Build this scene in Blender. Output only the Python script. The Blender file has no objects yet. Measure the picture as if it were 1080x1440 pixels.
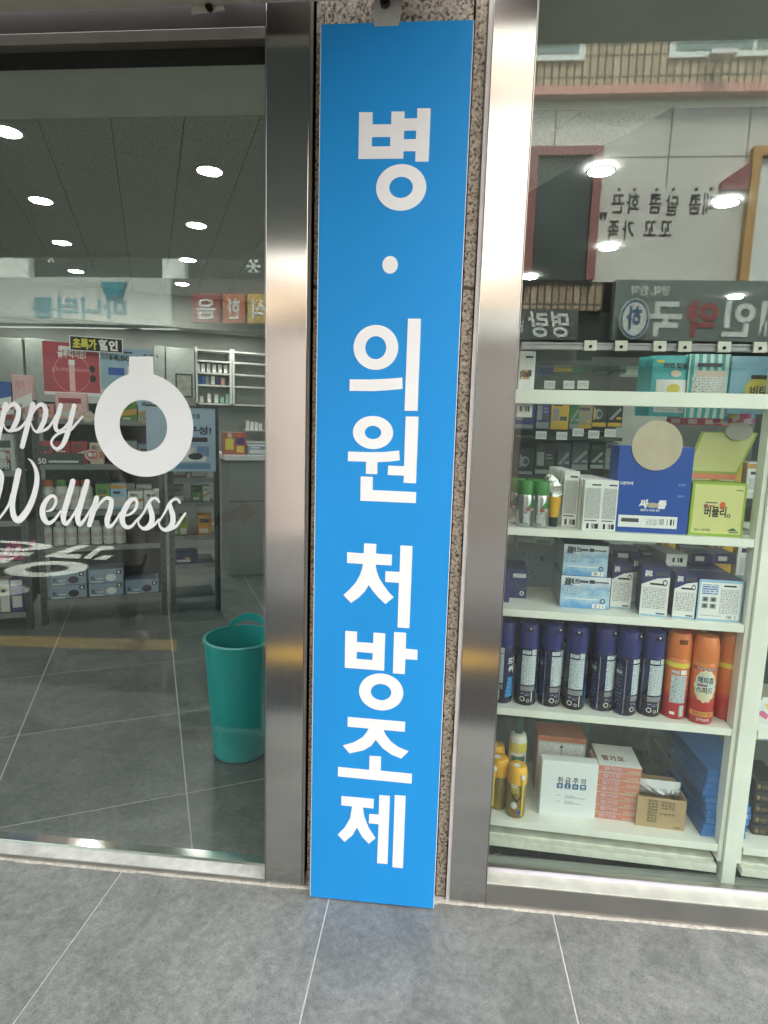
import bpy, math, random
from mathutils import Vector, Matrix
R = math.radians
random.seed(7)
scene = bpy.context.scene
COL = scene.collection

# ---------------------------------------------------------------- camera
CAM = Vector((0.0, -1.4705, 1.2761))
YAW, PITCH, ROLL = R(5.0752), R(8.2813), R(1.6651)
FPX = 843.73                                    # focal length for a 1080 x 1440 frame
_f = Vector((-math.sin(YAW)*math.cos(PITCH), math.cos(YAW)*math.cos(PITCH), -math.sin(PITCH)))
_r = Vector((math.cos(YAW), math.sin(YAW), 0))
_u = _r.cross(_f)
_r, _u = math.cos(ROLL)*_r + math.sin(ROLL)*_u, -math.sin(ROLL)*_r + math.cos(ROLL)*_u
cd = bpy.data.cameras.new('camera'); cam = bpy.data.objects.new('camera', cd); COL.objects.link(cam)
cam.matrix_world = Matrix(((_r.x, _u.x, -_f.x, CAM.x), (_r.y, _u.y, -_f.y, CAM.y), (_r.z, _u.z, -_f.z, CAM.z), (0, 0, 0, 1)))
cd.sensor_fit = 'AUTO'; cd.sensor_width = 36; cd.lens = 36*FPX/1440; cd.clip_start = 0.02; cd.clip_end = 500
scene.camera = cam

# ---------------------------------------------------------------- daylight
SUN_EL = R(62)
w = bpy.data.worlds.new('World'); scene.world = w; w.use_nodes = True
nt = w.node_tree
sky = nt.nodes.new('ShaderNodeTexSky'); sky.sky_type = 'NISHITA'; sky.sun_disc = False
sky.sun_elevation = SUN_EL; sky.sun_rotation = R(8); sky.air_density = 1.0; sky.dust_density = 2.5; sky.ozone_density = 1.0
bg = nt.nodes['Background']; bg.inputs['Strength'].default_value = 0.15
hs = nt.nodes.new('ShaderNodeHueSaturation'); hs.inputs['Saturation'].default_value = .10      # thin bright cloud greys the blue
nt.links.new(sky.outputs[0], hs.inputs['Color']); nt.links.new(hs.outputs[0], bg.inputs['Color'])
sl = bpy.data.lights.new('sun', 'SUN'); sl.energy = 1.6; sl.angle = R(12); sl.color = (1.0, 0.95, 0.88)
so = bpy.data.objects.new('sun', sl); COL.objects.link(so)
_sd = Vector((math.sin(R(8))*math.cos(SUN_EL), math.cos(R(8))*math.cos(SUN_EL), math.sin(SUN_EL)))
so.rotation_euler = _sd.to_track_quat('Z', 'Y').to_euler()
so.location = _sd*30
vs = scene.view_settings; vs.view_transform = 'Standard'; vs.look = 'None'; vs.gamma = 1; vs.use_curve_mapping = False
vs.exposure = 3.3
scene.cycles.max_bounces = 10; scene.cycles.transparent_max_bounces = 12; scene.cycles.glossy_bounces = 4
scene.cycles.caustics_reflective = False; scene.cycles.caustics_refractive = False
scene.cycles.sample_clamp_indirect = 6.0

# ---------------------------------------------------------------- materials
def lin(c):
    return tuple(((x/255)/12.92 if x/255 <= .04045 else ((x/255+.055)/1.055)**2.4) for x in c) + (1.0,)
MATS = {}
def M(name, rgb, rough=.5, metal=0.0, var=.08, vs_=18, bump=0.0, bs=150, coat=0.0, emit=0.0, stretch=(1, 1, 1), wear=0.0):
    """plain surface: base colour with fine tonal variation, roughness variation, relief, optional scuffs"""
    if name in MATS: return MATS[name]
    m = bpy.data.materials.new(name); m.use_nodes = True; t = m.node_tree; N = t.nodes; Lk = t.links
    p = N['Principled BSDF']; c = lin(rgb)
    tc = N.new('ShaderNodeTexCoord'); mp = N.new('ShaderNodeMapping'); mp.inputs['Scale'].default_value = stretch
    Lk.new(tc.outputs['Object'], mp.inputs['Vector'])
    n = N.new('ShaderNodeTexNoise'); n.inputs['Scale'].default_value = vs_; n.inputs['Detail'].default_value = 5
    Lk.new(mp.outputs[0], n.inputs['Vector'])
    r = N.new('ShaderNodeValToRGB'); Lk.new(n.outputs['Fac'], r.inputs[0])
    r.color_ramp.elements[0].position = .3; r.color_ramp.elements[1].position = .7
    r.color_ramp.elements[0].color = tuple(x*(1-var) for x in c[:3]) + (1,)
    r.color_ramp.elements[1].color = tuple(min(1, x*(1+var)) for x in c[:3]) + (1,)
    Lk.new(r.outputs[0], p.inputs['Base Color'])
    q = N.new('ShaderNodeMapRange'); q.inputs['To Min'].default_value = max(.02, rough*.8); q.inputs['To Max'].default_value = min(1, rough*1.2)
    Lk.new(n.outputs['Fac'], q.inputs['Value']); Lk.new(q.outputs[0], p.inputs['Roughness'])
    p.inputs['Metallic'].default_value = metal
    if coat: p.inputs['Coat Weight'].default_value = coat; p.inputs['Coat Roughness'].default_value = .12
    if bump:
        n2 = N.new('ShaderNodeTexNoise'); n2.inputs['Scale'].default_value = bs; n2.inputs['Detail'].default_value = 4
        Lk.new(mp.outputs[0], n2.inputs['Vector'])
        b = N.new('ShaderNodeBump'); b.inputs['Strength'].default_value = bump; b.inputs['Distance'].default_value = .002
        Lk.new(n2.outputs['Fac'], b.inputs['Height']); Lk.new(b.outputs[0], p.inputs['Normal'])
    if emit:
        p.inputs['Emission Color'].default_value = (1.0, .97, .92, 1); p.inputs['Emission Strength'].default_value = emit
    MATS[name] = m
    return m

def node_mat(name):
    m = bpy.data.materials.new(name); m.use_nodes = True; MATS[name] = m
    return m, m.node_tree.nodes, m.node_tree.links

def steel_mat(name, base=(.55, .54, .525), rough=.18):
    m, N, L = node_mat(name); p = N['Principled BSDF']
    tc = N.new('ShaderNodeTexCoord'); mp = N.new('ShaderNodeMapping'); mp.inputs['Scale'].default_value = (420, 420, 1.2)
    L.new(tc.outputs['Object'], mp.inputs[0])
    n = N.new('ShaderNodeTexNoise'); n.inputs['Scale'].default_value = 1; n.inputs['Detail'].default_value = 3; L.new(mp.outputs[0], n.inputs[0])
    q = N.new('ShaderNodeMapRange'); q.inputs['To Min'].default_value = rough*.9; q.inputs['To Max'].default_value = rough*1.1
    L.new(n.outputs['Fac'], q.inputs['Value']); L.new(q.outputs[0], p.inputs['Roughness'])
    r = N.new('ShaderNodeMixRGB'); r.inputs[1].default_value = tuple(x*.9 for x in base)+(1,); r.inputs[2].default_value = tuple(min(1, x*1.08) for x in base)+(1,)
    L.new(n.outputs['Fac'], r.inputs[0]); L.new(r.outputs[0], p.inputs['Base Color'])
    p.inputs['Metallic'].default_value = 1; p.inputs['Anisotropic'].default_value = .88
    cx = N.new('ShaderNodeCombineXYZ'); cx.inputs[0].default_value = 1; L.new(cx.outputs[0], p.inputs['Tangent'])
    return m

def glass_mat(name, ior, tint):
    m, N, L = node_mat(name); N.remove(N['Principled BSDF']); o = N['Material Output']
    t = N.new('ShaderNodeBsdfTransparent'); t.inputs[0].default_value = tint
    g = N.new('ShaderNodeBsdfGlossy'); g.inputs['Roughness'].default_value = 0.0; g.inputs[0].default_value = (.93, 1, .96, 1)
    lw = N.new('ShaderNodeLayerWeight'); lw.inputs['Blend'].default_value = .5          # facing: 1 - |cos|, alike from both sides
    pw = N.new('ShaderNodeMath'); pw.operation = 'POWER'; pw.inputs[1].default_value = 5; L.new(lw.outputs['Facing'], pw.inputs[0])
    r0 = ((ior-1)/(ior+1))**2
    f = N.new('ShaderNodeMath'); f.operation = 'MULTIPLY_ADD'; f.inputs[1].default_value = 1-r0; f.inputs[2].default_value = r0; L.new(pw.outputs[0], f.inputs[0])
    # faint rolling-wave distortion of float glass, felt only in the reflection
    tc = N.new('ShaderNodeTexCoord'); n = N.new('ShaderNodeTexNoise'); n.inputs['Scale'].default_value = 2.2; n.inputs['Detail'].default_value = 1
    L.new(tc.outputs['Object'], n.inputs[0])
    b = N.new('ShaderNodeBump'); b.inputs['Strength'].default_value = .012; b.inputs['Distance'].default_value = .01
    L.new(n.outputs['Fac'], b.inputs['Height']); L.new(b.outputs[0], g.inputs['Normal'])
    x = N.new('ShaderNodeMixShader'); L.new(f.outputs[0], x.inputs[0]); L.new(t.outputs[0], x.inputs[1]); L.new(g.outputs[0], x.inputs[2])
    # a thin uneven film of dust and wiped streaks
    mp = N.new('ShaderNodeMapping'); mp.inputs['Scale'].default_value = (9, 9, 2.2); mp.inputs['Rotation'].default_value = (0, .5, 0); L.new(tc.outputs['Object'], mp.inputs[0])
    dn = N.new('ShaderNodeTexNoise'); dn.inputs['Scale'].default_value = 1; dn.inputs['Detail'].default_value = 8; dn.inputs['Roughness'].default_value = .7; L.new(mp.outputs[0], dn.inputs[0])
    dq = N.new('ShaderNodeMapRange'); dq.inputs['From Min'].default_value = .35; dq.inputs['From Max'].default_value = .75; dq.inputs['To Min'].default_value = .001; dq.inputs['To Max'].default_value = .014; L.new(dn.outputs['Fac'], dq.inputs['Value'])
    du = N.new('ShaderNodeBsdfDiffuse'); du.inputs[0].default_value = (.72, .74, .70, 1)
    y = N.new('ShaderNodeMixShader'); L.new(dq.outputs[0], y.inputs[0]); L.new(x.outputs[0], y.inputs[1]); L.new(du.outputs[0], y.inputs[2])
    L.new(y.outputs[0], o.inputs['Surface'])
    return m

def stone_tile_mat(name, c0, c1, c2, rough=.55, sc=1.0):
    m, N, L = node_mat(name); p = N['Principled BSDF']
    tc = N.new('ShaderNodeTexCoord'); ob = N.new('ShaderNodeObjectInfo')
    ad = N.new('ShaderNodeVectorMath'); ad.operation = 'ADD'
    rv = N.new('ShaderNodeVectorMath'); rv.operation = 'SCALE'; rv.inputs[0].default_value = (37, 17, 5)
    L.new(ob.outputs['Random'], rv.inputs['Scale']); L.new(tc.outputs['Object'], ad.inputs[0]); L.new(rv.outputs[0], ad.inputs[1])
    a = N.new('ShaderNodeTexNoise'); a.inputs['Scale'].default_value = 3.4*sc; a.inputs['Detail'].default_value = 12; a.inputs['Roughness'].default_value = .74; a.inputs['Distortion'].default_value = 1.3
    b = N.new('ShaderNodeTexNoise'); b.inputs['Scale'].default_value = 45*sc; b.inputs['Detail'].default_value = 8; b.inputs['Roughness'].default_value = .75
    L.new(ad.outputs[0], a.inputs[0]); L.new(ad.outputs[0], b.inputs[0])
    r = N.new('ShaderNodeValToRGB'); e = r.color_ramp.elements
    e[0].position = .33; e[0].color = lin(c0); e[1].position = .68; e[1].color = lin(c2); k = e.new(.5); k.color = lin(c1)
    mx = N.new('ShaderNodeMath'); mx.operation = 'MULTIPLY_ADD'; mx.inputs[1].default_value = .5
    sb = N.new('ShaderNodeMath'); sb.operation = 'MULTIPLY'; sb.inputs[1].default_value = .58
    L.new(a.outputs['Fac'], sb.inputs[0]); L.new(b.outputs['Fac'], mx.inputs[0]); L.new(sb.outputs[0], mx.inputs[2])
    L.new(mx.outputs[0], r.inputs[0])
    c = N.new('ShaderNodeTexNoise'); c.inputs['Scale'].default_value = 330*sc; c.inputs['Detail'].default_value = 3; L.new(ad.outputs[0], c.inputs[0])      # grit
    w = N.new('ShaderNodeTexNoise'); w.inputs['Scale'].default_value = 13*sc; w.inputs['Detail'].default_value = 12; w.inputs['Roughness'].default_value = .8; w.inputs['Distortion'].default_value = 2.2; L.new(ad.outputs[0], w.inputs[0])      # scuffs
    cr = N.new('ShaderNodeValToRGB'); cr.color_ramp.elements[0].position = .34; cr.color_ramp.elements[0].color = (.62, .62, .62, 1); cr.color_ramp.elements[1].position = .46; cr.color_ramp.elements[1].color = (1, 1, 1, 1); L.new(c.outputs['Fac'], cr.inputs[0])
    wr = N.new('ShaderNodeValToRGB'); wr.color_ramp.elements[0].position = .56; wr.color_ramp.elements[0].color = (1, 1, 1, 1); wr.color_ramp.elements[1].position = .70; wr.color_ramp.elements[1].color = (1.28, 1.28, 1.26, 1); L.new(w.outputs['Fac'], wr.inputs[0])
    m1 = N.new('ShaderNodeMixRGB'); m1.blend_type = 'MULTIPLY'; m1.inputs[0].default_value = 1; L.new(r.outputs[0], m1.inputs[1]); L.new(cr.outputs[0], m1.inputs[2])
    m2 = N.new('ShaderNodeMixRGB'); m2.blend_type = 'MULTIPLY'; m2.inputs[0].default_value = 1; L.new(m1.outputs[0], m2.inputs[1]); L.new(wr.outputs[0], m2.inputs[2])
    tv = N.new('ShaderNodeMapRange'); tv.inputs['To Min'].default_value = .90; tv.inputs['To Max'].default_value = 1.06; L.new(ob.outputs['Random'], tv.inputs['Value'])      # each tile its own shade
    m3 = N.new('ShaderNodeVectorMath'); m3.operation = 'SCALE'; L.new(m2.outputs[0], m3.inputs[0]); L.new(tv.outputs[0], m3.inputs['Scale'])
    L.new(m3.outputs[0], p.inputs['Base Color'])
    q = N.new('ShaderNodeMapRange'); q.inputs['To Min'].default_value = rough*.8; q.inputs['To Max'].default_value = rough*1.25
    L.new(b.outputs['Fac'], q.inputs['Value']); L.new(q.outputs[0], p.inputs['Roughness'])
    bu = N.new('ShaderNodeBump'); bu.inputs['Strength'].default_value = .25; bu.inputs['Distance'].default_value = .002
    L.new(b.outputs['Fac'], bu.inputs['Height']); L.new(bu.outputs[0], p.inputs['Normal'])
    return m

def granite_mat(name):
    m, N, L = node_mat(name); p = N['Principled BSDF']
    tc = N.new('ShaderNodeTexCoord')
    a = N.new('ShaderNodeTexNoise'); a.inputs['Scale'].default_value = 130; a.inputs['Detail'].default_value = 5; a.inputs['Roughness'].default_value = .6
    v = N.new('ShaderNodeTexVoronoi'); v.inputs['Scale'].default_value = 150
    for n in (a, v): L.new(tc.outputs['Object'], n.inputs['Vector'])
    r = N.new('ShaderNodeValToRGB'); e = r.color_ramp.elements
    e[0].position = .36; e[0].color = lin((58, 50, 44)); e[1].position = .66; e[1].color = lin((205, 194, 176))
    for ps, c in ((.43, (128, 116, 102)), (.49, (176, 165, 148)), (.58, (192, 181, 164))):
        k = e.new(ps); k.color = lin(c)
    L.new(a.outputs['Fac'], r.inputs[0])
    mx = N.new('ShaderNodeMixRGB'); mx.blend_type = 'MULTIPLY'; mx.inputs[0].default_value = .45
    sw = N.new('ShaderNodeValToRGB'); sw.color_ramp.elements[0].color = lin((170, 150, 128)); sw.color_ramp.elements[1].color = (1, 1, 1, 1)
    L.new(v.outputs['Color'], sw.inputs[0]); L.new(r.outputs[0], mx.inputs[1]); L.new(sw.outputs[0], mx.inputs[2])
    L.new(mx.outputs[0], p.inputs['Base Color']); p.inputs['Roughness'].default_value = .6
    b = N.new('ShaderNodeBump'); b.inputs['Strength'].default_value = .5; b.inputs['Distance'].default_value = .002
    L.new(a.outputs['Fac'], b.inputs['Height']); L.new(b.outputs[0], p.inputs['Normal'])
    return m

def print_mat(name, paper, ink, row=.0042, word=.0011, dens=.5):
    """close-set small print: rows of word-like dashes too fine to read"""
    m, N, L = node_mat(name); p = N['Principled BSDF']
    tc = N.new('ShaderNodeTexCoord'); s = N.new('ShaderNodeSeparateXYZ'); L.new(tc.outputs['Object'], s.inputs[0])
    ad = N.new('ShaderNodeMath'); ad.operation = 'ADD'; L.new(s.outputs['X'], ad.inputs[0]); L.new(s.outputs['Y'], ad.inputs[1])
    z = N.new('ShaderNodeMath'); z.operation = 'DIVIDE'; z.inputs[1].default_value = row; L.new(s.outputs['Z'], z.inputs[0])
    fr = N.new('ShaderNodeMath'); fr.operation = 'FRACT'; L.new(z.outputs[0], fr.inputs[0])
    fl = N.new('ShaderNodeMath'); fl.operation = 'FLOOR'; L.new(z.outputs[0], fl.inputs[0])
    lt = N.new('ShaderNodeMath'); lt.operation = 'LESS_THAN'; lt.inputs[1].default_value = .6; L.new(fr.outputs[0], lt.inputs[0])
    x = N.new('ShaderNodeMath'); x.operation = 'DIVIDE'; x.inputs[1].default_value = word*3; L.new(ad.outputs[0], x.inputs[0])
    c = N.new('ShaderNodeCombineXYZ'); L.new(x.outputs[0], c.inputs[0]); L.new(fl.outputs[0], c.inputs[1])
    n = N.new('ShaderNodeTexNoise'); n.inputs['Scale'].default_value = 1.0; n.inputs['Detail'].default_value = 3; n.inputs['Roughness'].default_value = .8; L.new(c.outputs[0], n.inputs[0])
    gt = N.new('ShaderNodeMath'); gt.operation = 'GREATER_THAN'; gt.inputs[1].default_value = 1-dens; L.new(n.outputs['Fac'], gt.inputs[0])
    mu = N.new('ShaderNodeMath'); mu.operation = 'MULTIPLY'; L.new(lt.outputs[0], mu.inputs[0]); L.new(gt.outputs[0], mu.inputs[1])
    mx = N.new('ShaderNodeMixRGB'); mx.inputs[1].default_value = lin(paper); mx.inputs[2].default_value = lin(ink); L.new(mu.outputs[0], mx.inputs[0])
    L.new(mx.outputs[0], p.inputs['Base Color']); p.inputs['Roughness'].default_value = .4
    return m

def bars_mat(name, paper=(235, 235, 232), ink=(25, 25, 25), wid=.0016):
    m, N, L = node_mat(name); p = N['Principled BSDF']
    tc = N.new('ShaderNodeTexCoord'); s = N.new('ShaderNodeSeparateXYZ'); L.new(tc.outputs['Object'], s.inputs[0])
    ad = N.new('ShaderNodeMath'); ad.operation = 'ADD'; L.new(s.outputs['X'], ad.inputs[0]); L.new(s.outputs['Y'], ad.inputs[1])
    x = N.new('ShaderNodeMath'); x.operation = 'DIVIDE'; x.inputs[1].default_value = wid; L.new(ad.outputs[0], x.inputs[0])
    wn = N.new('ShaderNodeTexWhiteNoise'); wn.noise_dimensions = '1D'; fl = N.new('ShaderNodeMath'); fl.operation = 'FLOOR'
    L.new(x.outputs[0], fl.inputs[0]); L.new(fl.outputs[0], wn.inputs['W'])
    gt = N.new('ShaderNodeMath'); gt.operation = 'GREATER_THAN'; gt.inputs[1].default_value = .5; L.new(wn.outputs['Value'], gt.inputs[0])
    mx = N.new('ShaderNodeMixRGB'); mx.inputs[1].default_value = lin(paper); mx.inputs[2].default_value = lin(ink); L.new(gt.outputs[0], mx.inputs[0])
    L.new(mx.outputs[0], p.inputs['Base Color']); p.inputs['Roughness'].default_value = .4
    return m

def grade_mat(name, stops, axis='Z', lo=0, hi=1, rough=.35, noise=0.0, scale=40, coat=0.0):
    """printed colour change along one axis of the thing (as on a spray can or a package)"""
    m, N, L = node_mat(name); p = N['Principled BSDF']
    tc = N.new('ShaderNodeTexCoord'); s = N.new('ShaderNodeSeparateXYZ'); L.new(tc.outputs['Object'], s.inputs[0])
    q = N.new('ShaderNodeMapRange'); q.inputs['From Min'].default_value = lo; q.inputs['From Max'].default_value = hi; L.new(s.outputs[axis], q.inputs['Value'])
    n = N.new('ShaderNodeTexNoise'); n.inputs['Scale'].default_value = scale; n.inputs['Detail'].default_value = 4; L.new(tc.outputs['Object'], n.inputs[0])
    a = N.new('ShaderNodeMath'); a.operation = 'MULTIPLY_ADD'; a.inputs[1].default_value = noise; L.new(n.outputs['Fac'], a.inputs[0]); L.new(q.outputs[0], a.inputs[2])
    sb = N.new('ShaderNodeMath'); sb.operation = 'SUBTRACT'; sb.inputs[1].default_value = noise/2; L.new(a.outputs[0], sb.inputs[0])
    r = N.new('ShaderNodeValToRGB'); e = r.color_ramp.elements
    e[0].position, e[0].color = stops[0][0], lin(stops[0][1]); e[1].position, e[1].color = stops[-1][0], lin(stops[-1][1])
    for ps, c in stops[1:-1]: k = e.new(ps); k.color = lin(c)
    L.new(sb.outputs[0], r.inputs[0]); L.new(r.outputs[0], p.inputs['Base Color']); p.inputs['Roughness'].default_value = rough
    p.inputs['Coat Weight'].default_value = coat
    return m

def patch_mat(name, cols, scale=60, rough=.35, sharp=True):
    """busy printed artwork read from afar: patches of several inks"""
    m, N, L = node_mat(name); p = N['Principled BSDF']
    tc = N.new('ShaderNodeTexCoord'); v = N.new('ShaderNodeTexVoronoi'); v.inputs['Scale'].default_value = scale; L.new(tc.outputs['Object'], v.inputs['Vector'])
    sx = N.new('ShaderNodeSeparateColor'); L.new(v.outputs['Color'], sx.inputs[0])
    r = N.new('ShaderNodeValToRGB'); r.color_ramp.interpolation = 'CONSTANT' if sharp else 'LINEAR'; e = r.color_ramp.elements
    e[0].position, e[0].color = 0, lin(cols[0]); e[1].position, e[1].color = 1-1/len(cols), lin(cols[-1])
    for i, c in enumerate(cols[1:-1], 1): k = e.new(i/len(cols)); k.color = lin(c)
    L.new(sx.outputs[0], r.inputs[0]); L.new(r.outputs[0], p.inputs['Base Color']); p.inputs['Roughness'].default_value = rough
    return m

# ---------------------------------------------------------------- mesh helpers
class MB:
    def __init__(s): s.v = []; s.f = []; s.m = []
    def face(s, pts, mi=0):
        i = len(s.v); s.v += [tuple(p) for p in pts]; s.f.append(tuple(range(i, i+len(pts)))); s.m.append(mi)
    def box(s, x0, x1, y0, y1, z0, z1, mi=0, front=None, top=None, side=None):
        i = len(s.v)
        s.v += [(x0, y0, z0), (x1, y0, z0), (x1, y1, z0), (x0, y1, z0), (x0, y0, z1), (x1, y0, z1), (x1, y1, z1), (x0, y1, z1)]
        g = lambda q: mi if q is None else q
        for f, k in (((0, 1, 5, 4), g(front)), ((1, 2, 6, 5), g(side)), ((2, 3, 7, 6), mi), ((3, 0, 4, 7), g(side)), ((4, 5, 6, 7), g(top)), ((3, 2, 1, 0), mi)):
            s.f.append(tuple(i+j for j in f)); s.m.append(k)
    def hexa(s, q, mi=0, front=None, top=None, side=None):
        """eight corners: front BL BR TR TL, back BL BR TR TL"""
        i = len(s.v); s.v += [tuple(p) for p in q]; g = lambda k: mi if k is None else k
        for f, k in (((0, 1, 2, 3), g(front)), ((1, 5, 6, 2), g(side)), ((5, 4, 7, 6), mi), ((4, 0, 3, 7), g(side)), ((3, 2, 6, 7), g(top)), ((4, 5, 1, 0), mi)):
            s.f.append(tuple(i+j for j in f)); s.m.append(k)
    def slab(s, pts, h0, h1, mi=0, ax='z'):
        """extrude a 2-D outline: ax z -> (x,y,h), ax y -> (x,h,z)"""
        P = (lambda a, b, h: (a, b, h)) if ax == 'z' else (lambda a, b, h: (a, h, b))
        n = len(pts); i = len(s.v)
        s.v += [P(a, b, h0) for a, b in pts] + [P(a, b, h1) for a, b in pts]
        s.f.append(tuple(range(i, i+n))[::-1]); s.m.append(mi); s.f.append(tuple(range(i+n, i+2*n))); s.m.append(mi)
        for k in range(n):
            j = (k+1) % n; s.f.append((i+k, i+j, i+n+j, i+n+k)); s.m.append(mi)
    def lathe(s, prof, n=24, cx=0, cy=0, mis=None, sq=1.0, ang=None):
        """prof: list of (radius, z); first/last closed when radius 0"""
        i = len(s.v)
        for r, z in prof:
            for k in range(n):
                a = 2*math.pi*k/n; s.v.append((cx+r*math.cos(a), cy+r*sq*math.sin(a), z))
        for j in range(len(prof)-1):
            for k in range(n):
                k2 = (k+1) % n
                s.f.append((i+j*n+k, i+j*n+k2, i+(j+1)*n+k2, i+(j+1)*n+k)); s.m.append(mis[j] if mis else 0)
    def tube(s, p, q, r, n=8, mi=0):
        p, q = Vector(p), Vector(q); d = (q-p).normalized(); a = d.orthogonal().normalized(); b = d.cross(a); i = len(s.v)
        for c in (p, q):
            for k in range(n):
                t = 2*math.pi*k/n; s.v.append(tuple(c + r*(math.cos(t)*a+math.sin(t)*b)))
        for k in range(n):
            j = (k+1) % n; s.f.append((i+k, i+j, i+n+j, i+n+k)); s.m.append(mi)
        s.f.append(tuple(range(i, i+n))[::-1]); s.m.append(mi); s.f.append(tuple(range(i+n, i+2*n))); s.m.append(mi)
    def patch(s, r, a0, a1, z0, z1, mi=0, n=6, cx=0, cy=0):
        """a curved label: part of a cylinder; angle 0 faces -y, positive to +x"""
        i = len(s.v)
        for z in (z0, z1):
            for k in range(n+1):
                a = a0+(a1-a0)*k/n; s.v.append((cx+r*math.sin(a), cy-r*math.cos(a), z))
        for k in range(n): s.f.append((i+k, i+k+1, i+n+2+k, i+n+1+k)); s.m.append(mi)
    def rect(s, x0, x1, z0, z1, y, mi=0): s.face([(x0, y, z0), (x1, y, z0), (x1, y, z1), (x0, y, z1)], mi)
    def disc(s, cx, cz, rx, rz, y, mi=0, n=28): s.face([(cx+rx*math.cos(2*math.pi*k/n), y, cz+rz*math.sin(2*math.pi*k/n)) for k in range(n)], mi)
    def ring(s, cx, cz, rx, rz, ix, iz, y, mi=0, n=40, c2=None, y2=None):
        i = len(s.v); c2 = c2 or (cx, cz)
        for k in range(n):
            a = 2*math.pi*k/n; s.v.append((cx+rx*math.cos(a), y, cz+rz*math.sin(a))); s.v.append((c2[0]+ix*math.cos(a), y, c2[1]+iz*math.sin(a)))
        for k in range(n):
            j = (k+1) % n; s.f.append((i+2*k, i+2*j, i+2*j+1, i+2*k+1)); s.m.append(mi)
    def fquad(s, f, x0, x1, z0, z1, mi=0, nx=6, nz=3):
        """a print that follows a curved face: f maps flat (x, z) to the surface"""
        i = len(s.v)
        for b in range(nz+1):
            for a in range(nx+1): s.v.append(f(x0+(x1-x0)*a/nx, z0+(z1-z0)*b/nz))
        for b in range(nz):
            for a in range(nx): q = i+b*(nx+1)+a; s.f.append((q, q+1, q+nx+2, q+nx+1)); s.m.append(mi)
    def blob(s, f, outline, mi=0, rings=4):
        """a star-shaped print on a curved face, filled ring by ring from its middle"""
        n = len(outline); cx = sum(p[0] for p in outline)/n; cz = sum(p[1] for p in outline)/n; i = len(s.v); s.v.append(f(cx, cz))
        for r in range(1, rings+1):
            for x, z in outline: s.v.append(f(cx+(x-cx)*r/rings, cz+(z-cz)*r/rings))
        for k in range(n):
            j = (k+1) % n; s.f.append((i, i+1+k, i+1+j)); s.m.append(mi)
            for r in range(rings-1): a = i+1+r*n; b = a+n; s.f.append((a+k, b+k, b+j, a+j)); s.m.append(mi)
    def text(s, body, x, z, h, y, mi=0, bold=.012, w=None, align='L', fn=None, slant=0.0):
        V, F, x0, x1 = glyphs(body, bold); sc = h/.72; sx = sc if w is None else w/(x1-x0)
        off = {'L': 0, 'C': -(x1-x0)*sx/2, 'R': -(x1-x0)*sx}[align]
        i = len(s.v)
        for a, b in V:
            px_, pz_ = x+off+(a-x0)*sx+slant*b*sc, z+b*sc
            s.v.append(fn(px_, pz_) if fn else (px_, y, pz_))
        for f in F: s.f.append(tuple(i+k for k in f)); s.m.append(mi)
    def stroke(s, pts, y0, mi=0, k=1.0, sub=5, cap=7, dy=2e-5):
        """round-ended brush stroke through (x, z, width)"""
        P = [pts[0]]+list(pts)+[pts[-1]]; C = []
        for i in range(1, len(P)-2):
            for t in range(sub):
                t /= sub; a, b, c, d = P[i-1:i+3]
                C.append(tuple(.5*((2*b[j])+(-a[j]+c[j])*t+(2*a[j]-5*b[j]+4*c[j]-d[j])*t*t+(-a[j]+3*b[j]-3*c[j]+d[j])*t**3) for j in range(3)))
        C.append(pts[-1]); n = len(C); i0 = len(s.v); nr = []
        for i in range(n):
            a, b = C[max(i-1, 0)], C[min(i+1, n-1)]; dx, dz = b[0]-a[0], b[1]-a[1]; l = math.hypot(dx, dz) or 1
            nr.append((-dz/l, dx/l)); x, z, w_ = C[i]
            s.v.append((x-dz/l*w_/2, y0-i*dy, z+dx/l*w_/2)); s.v.append((x+dz/l*w_/2, y0-i*dy, z-dx/l*w_/2))
        for i in range(n-1): s.f.append((i0+2*i+1, i0+2*i+3, i0+2*i+2, i0+2*i)); s.m.append(mi)
        for end, sg in ((0, -1), (n-1, 1)):
            x, z, w_ = C[end]; nx, nz = nr[end]; tx, tz = nz*sg, -nx*sg
            fan = [(x+w_/2*(nx*math.cos(a)+tx*math.sin(a)), y0-end*dy, z+w_/2*(nz*math.cos(a)+tz*math.sin(a))) for a in [math.pi*q/cap for q in range(cap+1)]]
            s.face(fan if sg < 0 else fan[::-1], mi)
    def build(s, name, mats, parent=None, smooth=False, bevel=0.0, loc=None, rotz=0.0):
        me = bpy.data.meshes.new(name); me.from_pydata(s.v, [], s.f)
        for m in (mats if isinstance(mats, (list, tuple)) else [mats]): me.materials.append(m)
        me.polygons.foreach_set('material_index', s.m)
        if smooth: me.polygons.foreach_set('use_smooth', [True]*len(s.f))
        me.update()
        o = bpy.data.objects.new(name, me); COL.objects.link(o)
        if smooth: me.set_sharp_from_angle(angle=R(40))
        if parent is not None: o.parent = parent
        if loc is not None: o.location = loc
        o.rotation_euler = (0, 0, rotz)
        if bevel:
            b = o.modifiers.new('bevel', 'BEVEL'); b.width = bevel; b.segments = 2; b.limit_method = 'ANGLE'; b.angle_limit = R(50)
        return o

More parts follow.
